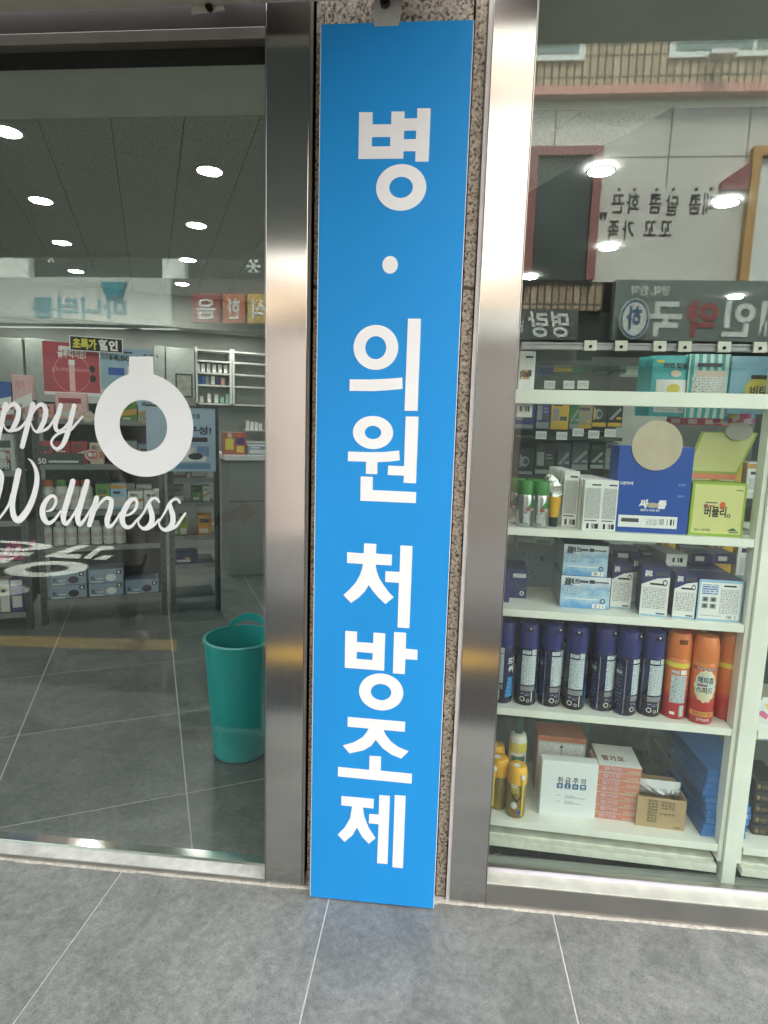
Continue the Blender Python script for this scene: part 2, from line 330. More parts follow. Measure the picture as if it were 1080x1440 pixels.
_gl = {}
WEIGHTS = (.005, .02, .035, .05)
def glyphs(body, bold):
    bold = min(WEIGHTS, key=lambda q: abs(q-bold)); k = (body, bold)
    if k not in _gl: _set({bold: [body]})
    return _gl[k]
def _set(todo):
    """outline the strings, a whole weight at a time: one line of type each, told apart by height"""
    for bold, lines in todo.items():
        cu = bpy.data.curves.new('lettering', 'FONT'); cu.body = chr(10).join(lines); cu.size = 1; cu.offset = bold; cu.resolution_u = 3; cu.space_line = 4
        V, F = mesh_of(cu); rows = [[] for _ in lines]
        step = 4.0
        for f in F:
            a = sum(V[f[i]][0]*V[f[(i+1) % len(f)]][1]-V[f[(i+1) % len(f)]][0]*V[f[i]][1] for i in range(len(f)))
            rows[min(len(lines)-1, max(0, round((.4-V[f[0]][1])/step)))].append(f if a > 0 else f[::-1])
        for n, (t, fs) in enumerate(zip(lines, rows)):
            ids = sorted({i for f in fs for i in f}); mp = {i: j for j, i in enumerate(ids)}
            P = [(V[i][0], V[i][1]+step*n) for i in ids]; xs = [p[0] for p in P] or [0, 1]
            _gl[(t, bold)] = (P, [tuple(mp[i] for i in f) for f in fs], min(xs), max(xs))
def mesh_of(cu, keep=False):
    o = bpy.data.objects.new('lettering', cu)      # never linked: only its outline is wanted
    me = bpy.data.meshes.new_from_object(o)
    bpy.data.objects.remove(o); bpy.data.curves.remove(cu)
    if keep: return me
    r = [(v.co.x, v.co.y) for v in me.vertices], [tuple(p.vertices) for p in me.polygons]
    bpy.data.meshes.remove(me); return r
_set({0.02: ['매', '콤', '달', '화', '끈', '꼬', '가', '족', '양약,', '한약', '명랑', '음', '한', '식', 'K', '및 구성품', '50', '000원', '해피홈', '스피드', '벌레', '종합지네 의료용 멀티', 'o', '20g x 20개입', '취 급 주 의', '향기모', '바르는훈증', '품목허가번호', '제조번호', '제 품 명', '제조일자', '포장단위수량', '사용기한', '저장방법', '제조의뢰자', '보관주의', '판매자', '제 조 원', '취급주의', '500EA'], 0.035: ['"', '재', '인', '국', '약', '하', '마니터통', '칼슘', '케어', '홍삼', '플러스', '정', '골드', '유산균', '글루타치온!', '14,500원', '+2', '구성!', '1st', '1+1', '특가', '특가!', '비타민', '모기', '싹', '매트', '홈매트', '시원하게', '버물리', '개미', '킬러', '향', '기', '모', '쥐포', '아연 칼슘', '비타', '쎈텍스'], 0.005: ['時代', 'glutathione', '한방에 빠르게', '파리 모기 제거', '강력살충', '파스형', '저자극', '킨드가식', '유기농'], 0.05: ['초특가', '할인', '세트', '홈', '싸', '쿨', '향기모', 'B']})

# ---------------------------------------------------------------- naming helpers
def tag(o, label=None, cat=None, group=None, kind=None):
    if label: o['label'] = label
    if cat: o['category'] = cat
    if group: o['group'] = group
    if kind: o['kind'] = kind
    return o
def thing(name, label, cat, loc=(0, 0, 0), rotz=0.0, group=None):
    o = bpy.data.objects.new(name, None); o.empty_display_size = .05; COL.objects.link(o)
    o.location = loc; o.rotation_euler = (0, 0, rotz)
    return tag(o, label, cat, group)
def dup(o, loc=None, rotz=None, label=None, group=None, parent=None):
    c = o.copy(); COL.objects.link(c)
    if parent is not None: c.parent = parent
    if loc is not None: c.location = loc
    if rotz is not None: c.rotation_euler = (0, 0, rotz)
    if label: c['label'] = label
    if group: c['group'] = group
    for ch in [x for x in KIDS.get(o.name, [])]:
        dup(ch, parent=c)
    return c
KIDS = {}
def kid(parent, o): KIDS.setdefault(parent.name, []).append(o); return o

class Frame:
    """a set of axes standing in the place: x along, y into depth, z up"""
    def __init__(s, ox, oy, ang): s.o = (ox, oy); s.a = ang; s.c, s.s = math.cos(ang), math.sin(ang)
    def w(s, x, y, z=0.0): return (s.o[0]+x*s.c-y*s.s, s.o[1]+x*s.s+y*s.c, z)
    def ray(s, u, v):
        d = _f + _r*((u-540)/FPX) - _u*((v-720)/FPX)
        rx, ry = CAM.x-s.o[0], CAM.y-s.o[1]
        return (rx*s.c+ry*s.s, -rx*s.s+ry*s.c, CAM.z), (d.x*s.c+d.y*s.s, -d.x*s.s+d.y*s.c, d.z)
    def at(s, u, v, y):
        """where the line of sight of a spot in the photograph meets the upright plane at depth y -> x, z"""
        p, d = s.ray(u, v); t = (y-p[1])/d[1]; return p[0]+t*d[0], p[2]+t*d[2]
    def floor(s, u, v, z):
        p, d = s.ray(u, v); t = (z-p[2])/d[2]; return p[0]+t*d[0], p[1]+t*d[1]
STREET = Frame(0, 0, 0)
CAB = Frame(.19, .145, R(-2.8))          # the white shelving just behind the right pane
TH = R(26.4414)
INT = Frame(0, 0, TH)                    # the shop's own grid, turned against the street front

def clip(poly, a, b, c):
    """keep the part of a polygon where a*x + b*y >= c"""
    out = []
    for i in range(len(poly)):
        p, q = poly[i], poly[(i+1) % len(poly)]; dp, dq = a*p[0]+b*p[1]-c, a*q[0]+b*q[1]-c
        if dp >= 0: out.append(p)
        if dp*dq < 0: t = dp/(dp-dq); out.append((p[0]+t*(q[0]-p[0]), p[1]+t*(q[1]-p[1])))
    return out

# ================================================================ the setting
asphalt = stone_tile_mat('concrete_road', (40, 40, 40), (50, 50, 49), (62, 61, 60), .9, 3)
paving = stone_tile_mat('paving_stone', (98, 100, 98), (128, 130, 126), (162, 162, 157), .5)
floor_tile_m = stone_tile_mat('floor_stone', (70, 72, 70), (98, 100, 97), (130, 131, 127), .32)
grout = M('pale_grout', (222, 220, 210), .9, var=.15, vs_=60)
grout_in = M('floor_grout', (196, 196, 186), .8, var=.12, vs_=60)
steel = steel_mat('brushed_steel')
steel_dark = steel_mat('dull_steel', (.50, .485, .455), .3)
alu = M('aluminium_trim', (190, 188, 186), .3, 1.0, .06)
white_metal = M('white_painted_metal', (236, 237, 224), .42, var=.05, vs_=9)
white_paint = M('white_wall_paint', (172, 176, 170), .7, var=.04, vs_=4)
dark_m = M('dark_void', (24, 24, 24), .8)
blackm = M('black_plastic', (22, 22, 23), .45)
granite = granite_mat('granite')
glassL = glass_mat('shop_glass', 1.52, (.93, .965, .945, 1))

g = MB(); g.box(-60, 60, -60, -.985, -.3, -.012); tag(g.build('road', asphalt), kind='structure')
g = MB(); g.box(-7, 7, -.985, .10, -.2, -.0012); pave = tag(g.build('pavement', grout), kind='structure')
random.seed(3)
for i in range(13):
    x0 = -.847-.6*5+.6*i
    for y0, y1 in ((-.457, -.003), (-.98, -.462)):
        t = MB(); dz = random.uniform(-.0006, .0006)
        t.box(-.2983, .2983, 0, y1-y0, -.02, dz)
        o = t.build('paving_tile', paving, pave, bevel=.0012, loc=(x0+.3, y0, 0))
# yellow no-parking line, slanting a little, and lettering painted on the road
yl = M('yellow_road_paint', (214, 168, 62), .7, var=.18, vs_=25)
wp = M('white_road_paint', (214, 214, 208), .7, var=.15, vs_=25)
g = MB(); g.slab([(-9, -.78), (.38, -1.70), (.38, -1.86), (-9, -.94)], -.010, -.006)
tag(g.build('yellow_road_line', yl), kind='structure')
g = MB()
def flat_ring(cx, cy, rx, ry, ix, iy, z, n=32):
    i = len(g.v)
    for k in range(n):
        a = 2*math.pi*k/n; g.v.append((cx+rx*math.cos(a), cy+ry*math.sin(a), z)); g.v.append((cx+ix*math.cos(a), cy+iy*math.sin(a), z))
    for k in range(n):
        j = (k+1) % n; g.f.append((i+2*k, i+2*j, i+2*j+1, i+2*k+1)); g.m.append(0)
flat_ring(-3.25, -3.09, .32, .28, .17, .14, -.007); flat_ring(-4.25, -3.85, .52, .22, .32, .12, -.007); flat_ring(-3.25, -2.42, .30, .17, .16, .08, -.007)
for q in ([(-3.56, -3.49), (-3.57, -4.03), (-3.45, -4.06), (-3.44, -3.63), (-3.29, -3.66), (-3.21, -3.48)], [(-3.19, -3.5), (-3.34, -4.03), (-3.22, -4.06), (-3.13, -3.92), (-3.22, -3.87), (-3.12, -3.49)], [(-3.09, -3.48), (-3.08, -3.67), (-3.0, -3.67), (-2.96, -3.49)], [(-4.3, -3.53), (-3.75, -3.64), (-3.70, -3.49), (-4.2, -3.40)], [(-4.1, -3.30), (-3.77, -3.41), (-3.70, -3.2), (-4.0, -3.12)]):
    ar = sum(q[i][0]*q[(i+1) % len(q)][1]-q[(i+1) % len(q)][0]*q[i][1] for i in range(len(q)))
    g.face([(x, y, -.007) for x, y in (q if ar > 0 else q[::-1])])
tag(g.build('road_lettering', wp), kind='structure')

# ---------------------------------------------------------------- shop shell
def room(y0=.10, a0=-4.6, a1=10.0, b1=6.4):
    P = [INT.w(a0, -6)[:2], INT.w(a1, -6)[:2], INT.w(a1, b1)[:2], INT.w(a0, b1)[:2]]
    return clip(P, 0, 1, y0)
CE = 2.56
g = MB(); g.slab(room(), -.2, -.0008); flo = tag(g.build('floor', grout_in), kind='structure')
ceil_paint = M('ceiling_board', (222, 225, 218), .9, var=.05, vs_=6)
def acoustic():
    m, N, L = node_mat('acoustic_tile'); p = N['Principled BSDF']; tc = N.new('ShaderNodeTexCoord')
    mp = N.new('ShaderNodeMapping'); mp.inputs['Scale'].default_value = (70, 150, 70); L.new(tc.outputs['Object'], mp.inputs[0])
    n = N.new('ShaderNodeTexNoise'); n.inputs['Scale'].default_value = 1; n.inputs['Detail'].default_value = 2; L.new(mp.outputs[0], n.inputs[0])
    r = N.new('ShaderNodeValToRGB'); r.color_ramp.elements[0].position = .33; r.color_ramp.elements[0].color = lin((96, 98, 93)); r.color_ramp.elements[1].position = .41; r.color_ramp.elements[1].color = lin((200, 204, 196))
    L.new(n.outputs['Fac'], r.inputs[0]); L.new(r.outputs[0], p.inputs['Base Color']); p.inputs['Roughness'].default_value = .95
    b = N.new('ShaderNodeBump'); b.inputs['Strength'].default_value = .6; b.inputs['Distance'].default_value = .003; L.new(r.outputs[0], b.inputs['Height']); L.new(b.outputs[0], p.inputs['Normal'])
    return m
acou = acoustic()
g = MB(); g.slab(room(), CE+.012, CE+.2); ceil = tag(g.build('ceiling', M('ceiling_void', (70, 72, 68), .9)), kind='structure')
g = MB(); g.slab(clip(room(), 0, -1, -1.226), CE, CE+.010); g.build('plaster_strip', ceil_paint, ceil)
cr = clip(room(), 0, 1, 1.229)
def inside(poly, a0, a1, b0, b1):
    q = [INT.w(a0, b0)[:2], INT.w(a1, b0)[:2], INT.w(a1, b1)[:2], INT.w(a0, b1)[:2]]
    return clip(clip(q, 0, 1, 1.229 if poly == 'c' else .101), math.sin(TH), -math.cos(TH), -6.4)
rest = MB()
for i in range(-11, 9):
    a0 = -.78+.3*i
    for j in range(-3, 9):
        b0 = 1.515+.6*j+(.3 if i % 2 else 0)
        q = inside('c', a0+.0015, a0+.2985, b0+.0015, b0+.5985)
        if len(q) < 3: continue
        cx = sum(p[0] for p in q)/len(q); cy = sum(p[1] for p in q)/len(q)
        if -8 <= i <= 6:
            t = MB(); t.slab([(x-cx, y-cy) for x, y in q], 0, .008); o = t.build('ceiling_tile', acou, ceil, loc=(cx, cy, CE))
for i in range(-5, 5):
    a0 = -.568+.61*i
    for j in range(-3, 9):
        b0 = .695+.61*j
        q = inside('f', a0+.0022, a0+.6078, b0+.0022, b0+.6078)
        if len(q) < 3: continue
        cx = sum(p[0] for p in q)/len(q); cy = sum(p[1] for p in q)/len(q)
        t = MB(); t.slab([(x-cx, y-cy) for x, y in q], -.003, 0); t.build('floor_tile', floor_tile_m, flo, loc=(cx, cy, 0))
# walls of the shop
def int_wall(name, a0, b0, a1, b1, z0, z1, m):
    g = MB(); g.slab([INT.w(a0, b0)[:2], INT.w(a1, b0)[:2], INT.w(a1, b1)[:2], INT.w(a0, b1)[:2]], z0, z1)
    return tag(g.build(name, m), kind='structure')
int_wall('back_wall', -4.8, 6.4, 10.2, 6.55, 0, CE+.2, white_paint)
int_wall('side_wall', -4.8, 2.52, -4.6, 6.4, 0, CE+.2, white_paint)
int_wall('side_wall', 10.0, -4.84, 10.2, 6.4, 0, CE+.2, white_paint)
int_wall('bulkhead', -4.55, 5.62, 2.6, 6.398, 2.3, CE-.002, white_paint)
int_wall('cove_ledge', -4.55, 5.60, 2.6, 5.66, 2.23, 2.296, M('cove_white', (168, 172, 165), .6))
for x0, x1 in ((-9, -3.2), (3.2, 9)):
    g = MB(); g.box(x0, x1, .0, .098, -.1, 2.6); tag(g.build('front_wall', white_paint), kind='structure')

# our own building above the shopfront
bld = thing('shop_building', 'upper storeys of the shop building over the steel shopfront', 'building', (0, .2, 2.6))
bw = M('building_render', (196, 190, 178), .85, var=.06, vs_=3)
g = MB(); g.box(-9, 9, -.2, 4, .02, 2.4); g.build('upper_wall', bw, bld)
g = MB(); g.box(.045, 9, -.80, -.21, -.096, .25); g.build('soffit', M('soffit_dark', (44, 44, 42), .6), bld)

# ---------------------------------------------------------------- shopfront metal
def pillar(x0, x1, label):
    t = thing('steel_pillar', label, 'pillar', ((x0+x1)/2, 0, 0), 0, 'steel pillars of the shopfront')
    h = (x1-x0)/2
    g = MB(); g.box(-h, h, 0, .098, .002, 2.6); g.build('steel_panel', steel, t, bevel=.0015)
    return t
pl = pillar(-.4313, -.3303, 'brushed steel pillar between the lettered glass and the granite column')
g = MB(); g.box(-.052, -.0507, -.002, .046, .012, 2.16); g.build('edge_strip', alu, pl)
g = MB(); g.box(.0507, .0575, .003, .013, .004, 2.6); g.build('side_trim', M('grey_sealant', (128, 124, 118), .6), pl)
pr = pillar(.0784, .1737, 'brushed steel pillar between the granite column and the window of products')
g = MB(); g.box(.0478, .0492, -.002, .048, .07, 2.6); g.build('edge_strip', alu, pr)
g = MB(); g.box(-.0575, -.0478, .003, .013, .004, 2.6); g.build('side_trim', M('pale_sealant', (196, 190, 188), .6, var=.1), pr)

gc = thing('granite_column', 'speckled granite column behind the blue sign board', 'column', (-.126, .06, 0))
for z0, z1 in ((.004, 1.5965), (1.6025, 2.6)):
    g = MB(); g.box(-.171, .161, -.056, .04, z0, z1); g.build('granite_slab', granite, gc, bevel=.002)
    for x0, x1 in ((-.1925, -.1735), (.1655, .1925)):
        g = MB(); g.box(x0, x1, -.045, .04, z0, z1); g.build('granite_return', granite, gc, bevel=.002)
g = MB(); g.box(-.19, .19, -.0445, .039, 1.5968, 1.6022); g.build('mortar_joint', M('mortar', (92, 86, 78), .95), gc)
g = MB(); g.box(-.1735, -.171, -.035, .04, .004, 2.6); g.box(.161, .1655, -.035, .04, .004, 2.6); g.build('groove', dark_m, gc)

# caulk line at the foot of the shopfront: uneven beads, joined
random.seed(5)
g = MB(); x = -3.2
while x < 3.2:
    l = random.uniform(.02, .07)
    if not (-.29 < x < .03): g.box(x, x+l, -.004-random.uniform(0, .004), .003, -.003, .0025+random.uniform(0, .002))
    else: g.box(x, x+l, -.012-random.uniform(0, .004), -.003, -.003, .002+random.uniform(0, .003))
    x += l
g.build('caulk_line', M('cream_caulk', (214, 208, 194), .85, var=.2, vs_=80), pave)

# ---------------------------------------------------------------- blue sign board
SIGN = [('byeong',[(-0.2089,1.962),(-0.1788,1.9615),(-0.1782,1.9365),(-0.1365,1.9363),(-0.1369,1.9622),(-0.1078,1.962),(-0.1073,1.9475),(-0.0793,1.9478),(-0.0797,1.968),(-0.0502,1.9676),(-0.0504,1.8583),(-0.0803,1.8586),(-0.0804,1.8802),(-0.1075,1.8802),(-0.1074,1.8651),(-0.2085,1.865)],[[(-0.1789,1.9104),(-0.1378,1.9103),(-0.1376,1.891),(-0.1791,1.8908)],[(-0.1075,1.9226),(-0.0805,1.9226),(-0.0806,1.905),(-0.1073,1.905)]]),('ui',[(-0.2181,1.3797),(-0.1697,1.3804),(-0.1257,1.383),(-0.0937,1.3867),(-0.0919,1.3607),(-0.1249,1.3566),(-0.1588,1.3538),(-0.2179,1.3531)],[]),('ui',[(-0.0849,1.5202),(-0.0548,1.5203),(-0.055,1.3105),(-0.0858,1.31)],[]),('won',[(-0.2184,1.2095),(-0.1653,1.2099),(-0.1309,1.2114),(-0.0956,1.2159),(-0.0931,1.1928),(-0.1164,1.1889),(-0.1467,1.1865),(-0.1466,1.1576),(-0.1741,1.1572),(-0.1744,1.1866),(-0.2183,1.1865)],[]),('won',[(-0.0826,1.2967),(-0.0521,1.2972),(-0.0524,1.1389),(-0.0824,1.1392),(-0.0823,1.1561),(-0.1213,1.1567),(-0.1206,1.1792),(-0.0827,1.1791)],[]),('won',[(-0.1865,1.1506),(-0.1569,1.1506),(-0.1567,1.1186),(-0.0513,1.1179),(-0.051,1.0911),(-0.1861,1.0916)],[]),('cheo',[(-0.1743,0.9865),(-0.144,0.9866),(-0.1443,0.9623),(-0.1049,0.9615),(-0.1047,0.9347),(-0.1446,0.9347),(-0.1415,0.9187),(-0.1344,0.9005),(-0.1223,0.8825),(-0.1085,0.8646),(-0.0972,0.8543),(-0.1173,0.8358),(-0.1347,0.8512),(-0.1484,0.8658),(-0.1601,0.8822),(-0.17,0.8646),(-0.1847,0.8484),(-0.2034,0.8336),(-0.223,0.8531),(-0.2085,0.8676),(-0.1922,0.8873),(-0.1826,0.9065),(-0.178,0.9219),(-0.176,0.9345),(-0.2156,0.9352),(-0.2158,0.9625),(-0.1747,0.9614)],[]),('cheo',[(-0.085,0.9854),(-0.0554,0.9855),(-0.0556,0.7772),(-0.0852,0.7771),(-0.0856,0.8916),(-0.1196,0.8922),(-0.1197,0.9192),(-0.0848,0.9193)],[]),('bang',[(-0.2165,0.7604),(-0.1867,0.7602),(-0.1864,0.7329),(-0.1452,0.7327),(-0.1452,0.7603),(-0.1154,0.7597),(-0.1156,0.6619),(-0.2159,0.6632)],[[(-0.1858,0.7073),(-0.1455,0.7064),(-0.1461,0.6881),(-0.1861,0.6886)]]),('bang',[(-0.0935,0.7649),(-0.0634,0.7646),(-0.063,0.7233),(-0.0333,0.7221),(-0.0333,0.6959),(-0.0631,0.696),(-0.0631,0.6563),(-0.0931,0.6567)],[]),('jo',[(-0.2054,0.5311),(-0.0577,0.5288),(-0.0578,0.5019),(-0.1132,0.5028),(-0.1055,0.4879),(-0.0918,0.4714),(-0.0732,0.4588),(-0.0465,0.449),(-0.0646,0.428),(-0.089,0.4363),(-0.1127,0.452),(-0.1319,0.4742),(-0.1428,0.4567),(-0.1624,0.4426),(-0.1987,0.4311),(-0.2169,0.4517),(-0.1896,0.4618),(-0.1666,0.4778),(-0.1569,0.4909),(-0.1506,0.5034),(-0.2055,0.5044)],[]),('jo',[(-0.1467,0.4286),(-0.1167,0.429),(-0.1163,0.3897),(-0.0357,0.3877),(-0.0354,0.3605),(-0.2281,0.3642),(-0.2282,0.3906),(-0.1464,0.3893)],[]),('je',[(-0.2179,0.3095),(-0.1322,0.3085),(-0.1325,0.2818),(-0.1606,0.2821),(-0.1563,0.2568),(-0.1436,0.2248),(-0.1248,0.197),(-0.1424,0.1796),(-0.1599,0.1973),(-0.1752,0.2229),(-0.1857,0.2003),(-0.2072,0.1784),(-0.2258,0.1975),(-0.2083,0.2186),(-0.1935,0.2478),(-0.1891,0.2824),(-0.2178,0.2831)],[]),('je',[(-0.1184,0.321),(-0.0905,0.321),(-0.0911,0.1253),(-0.1188,0.125),(-0.1178,0.238),(-0.1436,0.2385),(-0.1432,0.265),(-0.1182,0.2655)],[]),('je',[(-0.0779,0.3246),(-0.0495,0.3247),(-0.0499,0.1171),(-0.0779,0.1176)],[])]
RINGS = [('byeong',[[-0.1102,1.8044,0.0566,0.0491],[-0.1104,1.8048,0.0267,0.0223]]),('dot',[[-0.13,1.6386,0.0178,0.0193]]),('ui',[[-0.1579,1.4539,0.0526,0.0511],[-0.1581,1.4536,0.0246,0.0262]]),('won',[[-0.1594,1.2566,0.0482,0.0393],[-0.1595,1.2568,0.0198,0.0157]]),('bang',[[-0.1216,0.6046,0.0564,0.0493],[-0.1218,0.6044,0.0262,0.0218]])]
blue = M('blue_print', (38, 145, 217), .5, var=.04, vs_=5, stretch=(1, 1, .35)); blue.node_tree.nodes['Principled BSDF'].inputs['Specular IOR Level'].default_value = .2
letter_w = M('white_vinyl', (242, 241, 241), .38, var=.015)
sb = thing('sign_board', 'tall bright blue sign board with white Korean lettering on the granite column', 'sign', (-.131, -.022, 0))
ox, oy = -.131, -.022
g = MB(); g.box(-.297-ox, .0346-ox, -.012, 0, .006, 2.142, 0); g.build('panel', blue, sb, bevel=.0008)
g = MB(); g.box(.0346-ox+.0002, .0346-ox+.0016, -.0118, 0, .007, 2.141); g.box(-.297-ox-.0014, -.297-ox-.0002, -.0118, 0, .007, 2.141); g.build('edge_lining', letter_w, sb)
g = MB(); g.box(-.12, -.08, 0, .016, .2, 2.0); g.box(.08, .12, 0, .016, .2, 2.0); g.build('mounting_rail', alu, sb)
import bmesh
order = ['byeong', 'dot', 'ui', 'won', 'cheo', 'bang', 'jo', 'je']
for k in order:
    cu = bpy.data.curves.new('letter', 'CURVE'); cu.dimensions = '2D'; cu.fill_mode = 'BOTH'; cu.extrude = .0004
    def spl(pts):
        s = cu.splines.new('POLY'); s.points.add(len(pts)-1); s.use_cyclic_u = True
        for q, (x, z) in zip(s.points, pts): q.co = (x-ox, z, 0, 1)
    e = lambda c: [(c[0]+c[2]*math.cos(2*math.pi*j/48), c[1]+c[3]*math.sin(2*math.pi*j/48)) for j in range(48)]
    for n, o_, hs in SIGN:
        if n == k:
            spl(o_)
            for h in hs: spl(h)
    for n, rs in RINGS:
        if n == k:
            for r_ in rs: spl(e(r_))
    me = mesh_of(cu, True); me.transform(Matrix.Rotation(R(90), 4, 'X')); me.materials.clear(); me.materials.append(letter_w)
    o = bpy.data.objects.new('letter', me); COL.objects.link(o); o.parent = sb; o.location = (0, -.0125, 0)
# steel hanger with its bolt above the board
g = MB(); g.slab([(-.049, 2.134), (.004, 2.134), (.010, 2.165), (.008, 2.30), (-.046, 2.30), (-.052, 2.16)], -.013, -.009, ax='y'); g.box(-.046, .004, -.009, .01, 2.25, 2.30); hg = g.build('hanger_plate', M('galvanised_plate', (186, 184, 178), .45, .3, .12, 40), sb, bevel=.001)
g = MB(); g.tube((-.026, -.02, 2.178), (-.026, -.013, 2.178), .011, 18); g.build('washer', M('rusty_washer', (70, 62, 54), .6, .6, .2), hg)
g = MB(); g.tube((-.026, -.030, 2.178), (-.026, -.02, 2.178), .0065, 6); g.tube((-.026, -.012, 2.185), (-.028, -.028, 2.205), .004, 8); g.build('bolt', M('dark_bolt', (40, 38, 36), .4, .8), hg)

# ---------------------------------------------------------------- left window
wl = thing('shop_window', 'wide shop window with white Happy Wellness lettering and a white ring on the glass', 'window', (-1.8, 0, 0), 0, 'shop windows')
X = 1.8
g = MB(); g.box(-3.2+X, -.4317+X, .0445, .0525, .018, 2.132); g.build('glass_pane', glassL, wl)
g = MB(); g.box(-3.2+X, -.4315+X, 0, .075, .001, .0155); g.build('sill', steel_dark, wl, bevel=.001)
g = MB(); g.box(-3.2+X, -.4317+X, .0535, .084, .0157, .0200); g.build('inner_channel', M('polished_channel', (200, 204, 200), .10, 1.0, .05), wl)
g = MB(); g.box(-3.2+X, -.4317+X, .001, .044, .0157, .0185); g.build('sill_ledge', M('worn_white_ledge', (206, 205, 200), .3, .2, .18, 30), wl)
g = MB(); g.box(-3.2+X, -.4315+X, -.006, .08, 2.134, 2.1585); g.build('top_bar', M('grey_bar', (132, 128, 120), .45, .6), wl, bevel=.002)
g = MB(); g.box(-3.2+X, -.4319+X, .024, .0435, 2.106, 2.1335); g.build('top_channel', dark_m, wl)
g = MB(); g.box(-3.2+X, -.4315+X, .01, .09, 2.159, 2.60); g.build('header_panel', M('dark_bronze_panel', (62, 58, 53), .42, .4, .05, 6), wl)
GY = .0440
def gz(zx, zy, ox_, oy_, sc):
    return STREET.at(ox_+zx/sc, oy_+zy/sc, GY)
vin = M('white_window_vinyl', (232, 233, 234), .45, var=.012)
g = MB()
oc, ic = gz(751.5, 440, 0, 480, 3.724), gz(751, 443, 0, 480, 3.724)
rx = (gz(1010, 440, 0, 480, 3.724)[0]-gz(493, 440, 0, 480, 3.724)[0])/2; rz = (gz(751, 168, 0, 480, 3.724)[1]-gz(751, 712, 0, 480, 3.724)[1])/2
ix = (gz(875, 440, 0, 480, 3.724)[0]-gz(627, 440, 0, 480, 3.724)[0])/2; iz = (gz(751, 308, 0, 480, 3.724)[1]-gz(751, 578, 0, 480, 3.724)[1])/2
g.ring(oc[0]+X, oc[1], rx, rz, ix, iz, GY-.0004, 0, 64, (ic[0]+X, ic[1]))
st = [gz(a, b, 0, 480, 3.724) for a, b in ((677, 200), (806, 200), (802, 79), (676, 80))]
g.face([(x+X, GY-.0005, z) for x, z in st]); g.build('ring_decal', vin, wl)
def script(lines, ox_, oy_, sc, k0):
    for n, L_ in enumerate(lines):
        P = []
        for x, y, w_ in L_:
            a = gz(x, y, ox_, oy_, sc); b = gz(x+w_, y, ox_, oy_, sc); P.append((a[0]+X, a[1], (b[0]-a[0])*.98))
        g.stroke(P, GY-.0003-.0002*(n+k0), 0)
g = MB()
script([[(60, 495, 52), (35, 600, 52), (5, 740, 50), (-20, 860, 45)],
        [(45, 600, 20), (90, 525, 32), (145, 490, 42), (188, 540, 52), (182, 630, 52), (150, 705, 48), (108, 762, 32), (60, 742, 18), (40, 690, 14)],
        [(110, 765, 26), (185, 745, 28), (250, 690, 26), (310, 590, 26)],
        [(335, 495, 52), (300, 640, 52), (258, 800, 52), (228, 920, 50)],
        [(325, 600, 20), (370, 525, 32), (425, 495, 42), (465, 545, 52), (455, 645, 52), (420, 725, 46), (380, 772, 30), (340, 742, 18), (322, 690, 14)],
        [(385, 774, 26), (470, 747, 28), (525, 690, 24), (575, 600, 24)],
        [(618, 505, 48), (595, 590, 50), (570, 675, 50), (568, 735, 44), (600, 768, 36), (650, 740, 28), (700, 680, 24)],
        [(755, 512, 48), (730, 610, 52), (700, 745, 52), (665, 855, 50), (625, 922, 40), (575, 945, 34), (533, 905, 26), (530, 860, 24), (575, 805, 24), (645, 772, 24), (715, 755, 26), (770, 700, 26), (842, 618, 18)]], 0, 500, 7.2, 0)
g.build('happy_decal', vin, wl)
g = MB()
script([[(-20, 215, 50), (22, 280, 50), (15, 380, 45), (-5, 480, 40), (-40, 600, 40)],
        [(-30, 745, 20), (50, 645, 24), (100, 560, 26), (125, 470, 30)],
        [(195, 230, 58), (170, 350, 60), (140, 500, 55), (132, 600, 58), (148, 690, 62), (190, 728, 66), (245, 685, 64), (312, 580, 60), (365, 430, 55), (383, 300, 50), (368, 210, 38), (332, 140, 26), (295, 108, 10)],
        [(475, 640, 14), (530, 622, 24), (570, 560, 28), (570, 505, 30), (530, 484, 34), (475, 530, 45), (438, 620, 58), (450, 710, 60), (500, 758, 42), (560, 722, 28), (620, 640, 22)],
        [(745, 335, 54), (705, 475, 58), (665, 615, 58), (648, 695, 56), (665, 765, 44), (710, 735, 30), (760, 660, 24), (790, 600, 20)],
        [(890, 340, 54), (850, 475, 58), (810, 615, 58), (793, 700, 56), (810, 772, 44), (855, 735, 30), (905, 655, 24), (945, 585, 22)],
        [(985, 505, 52), (950, 640, 56), (912, 775, 52)]], 0, 630, 7.2, 8)
script([[(100, 330, 18), (140, 262, 22), (195, 208, 30), (243, 212, 42), (256, 250, 46), (240, 330, 50), (215, 410, 52), (222, 468, 42), (262, 462, 30), (305, 405, 22), (340, 345, 20)],
        [(372, 372, 14), (430, 357, 22), (480, 312, 26), (498, 252, 28), (478, 212, 32), (430, 232, 45), (382, 310, 54), (357, 390, 56), (370, 450, 48), (405, 480, 38), (452, 465, 28), (495, 415, 22), (545, 362, 18)],
        [(505, 425, 16), (560, 342, 20), (600, 265, 28), (640, 210, 26), (682, 208, 26), (707, 240, 22)],
        [(612, 262, 38), (625, 310, 48), (640, 365, 52), (638, 425, 52), (608, 475, 48), (562, 493, 34), (520, 462, 22), (510, 425, 16)],
        [(600, 495, 28), (660, 458, 24), (705, 405, 20)],
        [(705, 430, 16), (760, 342, 20), (800, 265, 28), (840, 220, 26), (880, 214, 26), (905, 245, 22)],
        [(810, 265, 38), (822, 315, 48), (837, 370, 52), (836, 435, 52), (805, 488, 48), (757, 503, 34), (718, 472, 22), (707, 432, 16)],
        [(795, 507, 28), (870, 468, 28), (920, 400, 25), (957, 347, 20)]], 120, 670, 6.75, 16)
g.build('wellness_decal', vin, wl)
g = MB(); q = STREET.at(348, 1200, GY)
